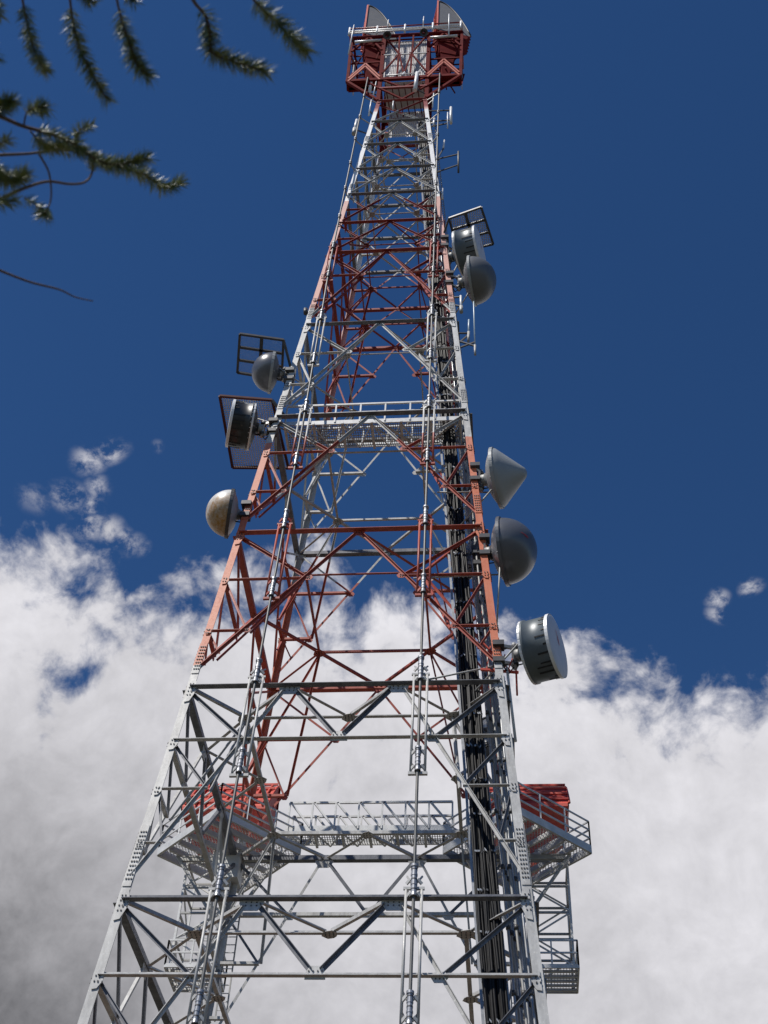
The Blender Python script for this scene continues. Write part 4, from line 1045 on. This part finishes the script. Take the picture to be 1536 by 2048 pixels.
def branch(px, r0, r1, d0=6.0, d1=6.0, need=((0, 1),), dens=900, ln=.05, conn=True):
    P = [ray(u, v, d0+(d1-d0)*i/max(1, len(px)-1)) for i, (u, v) in enumerate(px)]
    path = smooth_path(P); full = path
    if conn:
        st = path[0]; full = smooth_path([TR+Vector((0, 0, max(1.5, st.z-.3+.15*(st-TR).length*.0))), (TR+Vector((0, 0, st.z)))*.45+st*.55+Vector((0, 0, .25)), st], 5)[:-1]+path
    rad = [r0*(2.2 if i < len(full)-len(path) else 1)+(r1-r0)*max(0, (i-(len(full)-len(path))))/len(path) for i in range(len(full))]
    o = MB().tube(full, rad, 'bark', 7).build('branch', pine)
    mb = MB(); n = len(path)
    for (a, b) in need:
        seg = path[int(a*(n-1)):max(int(a*(n-1))+2, int(b*(n-1))+1)]; needles(seg, dens, ln, mb)
    if mb.v: mb.build('needles', o)
    return path
branch([(38, -40), (45, 0), (52, 35), (62, 80), (78, 122), (92, 142)], .006, .003, 5.9, 6.1, ((.28, 1),), 1000, .045)
branch([(132, -40), (140, 0), (147, 50), (160, 100), (185, 150), (213, 197)], .006, .003, 6.0, 6.1, ((.28, 1),), 1050, .05)
branch([(225, -50), (234, 0), (245, 45), (262, 95), (272, 125), (296, 152)], .006, .003, 6.0, 5.8, ((.3, 1),), 1100, .052)
branch([(370, -30), (390, 6), (412, 34), (421, 80), (424, 105), (470, 124), (530, 142)], .009, .003, 6.1, 5.9, ((.25, 1),), 1150, .055)
branch([(485, -40), (508, 0), (548, 38), (585, 76), (612, 102)], .007, .003, 5.8, 6.0, ((.25, 1),), 1200, .058)
branch([(148, -30), (168, -6), (186, 4)], .004, .002, 6, 6, ((0, 1),), 1300, .04, False)
branch([(250, -30), (258, -8), (268, 4)], .004, .002, 6, 6, ((0, 1),), 1000, .04, False)
branch([(-40, -30), (-12, 6), (-2, 30)], .004, .002, 6, 6, ((0, 1),), 1000, .045, False)
branch([(-40, 60), (-20, 95), (-6, 118)], .004, .002, 6, 6, ((0, 1),), 900, .04, False)
branch([(-60, 215), (0, 233), (45, 252), (108, 270), (160, 296), (190, 316), (240, 334), (290, 350), (330, 376), (362, 364)], .010, .003, 5.8, 6.2, ((.42, 1), (.28, .45)), 900, .05)
branch([(180, 312), (215, 328), (250, 327), (292, 318)], .005, .003, 6.0, 5.9, ((.1, 1),), 1300, .05, False)
branch([(-60, 314), (0, 310), (60, 307), (115, 300), (165, 304)], .008, .004, 5.9, 6.05, ((.75, 1),), 500, .045)
branch([(-60, 425), (0, 398), (50, 376), (95, 363), (140, 368), (170, 364), (184, 345), (187, 312)], .008, .004, 5.8, 6.05, ((.86, 1),), 800, .04)
branch([(78, 308), (96, 340), (102, 372), (101, 402), (90, 428)], .005, .003, 5.95, 5.9, ((.86, 1),), 2600, .05, False)
branch([(48, 395), (65, 405), (82, 418)], .003, .002, 5.9, 5.9, ((0, 1),), 600, .035, False)
branch([(48, 248), (54, 225), (72, 214), (92, 216)], .004, .002, 5.9, 5.8, ((.3, 1),), 1100, .05, False)
branch([(153, 290), (158, 262), (182, 250)], .004, .002, 6, 6, ((.2, 1),), 900, .04, False)
branch([(-20, 222), (2, 212), (22, 205)], .004, .002, 5.9, 5.8, ((0, 1),), 2000, .05, False)
branch([(60, 262), (85, 288), (100, 296), (128, 290)], .004, .002, 5.9, 6.0, ((.1, 1),), 1300, .045, False)
branch([(-30, 330), (0, 348), (25, 362), (48, 350)], .005, .002, 5.8, 5.9, ((0, 1),), 2200, .055, False)
branch([(-40, 310), (0, 288), (16, 278)], .004, .002, 5.9, 5.9, ((.4, 1),), 900, .045, False)
branch([(-30, 405), (4, 404), (30, 400)], .003, .002, 5.8, 5.8, ((0, 1),), 900, .05, False)
branch([(-60, 515), (0, 541), (60, 564), (118, 579), (150, 594), (186, 602)], .007, .0025, 6.0, 6.2, (), 0, 0)
# the rest of the crown, out of the photograph above and to the left
for k in range(30):
    z = 5+k*.42; an = rnd.uniform(1.9, 5.2); L = max(.8, 3.0*(1-z/20)); d = Vector((math.cos(an), math.sin(an), rnd.uniform(-.1, .25)))
    path = smooth_path([TR+Vector((0, 0, z)), TR+Vector((0, 0, z))+d*L*.5, TR+Vector((0, 0, z))+d*L+Vector((0, 0, -.25))], 6)
    o = MB().tube(path, [.045*(1-i/len(path))+.008 for i in range(len(path))], 'bark', 6).build('branch', pine)
    mb = MB(); needles(path[len(path)//2:], 220, .08, mb); mb.build('needles', o)
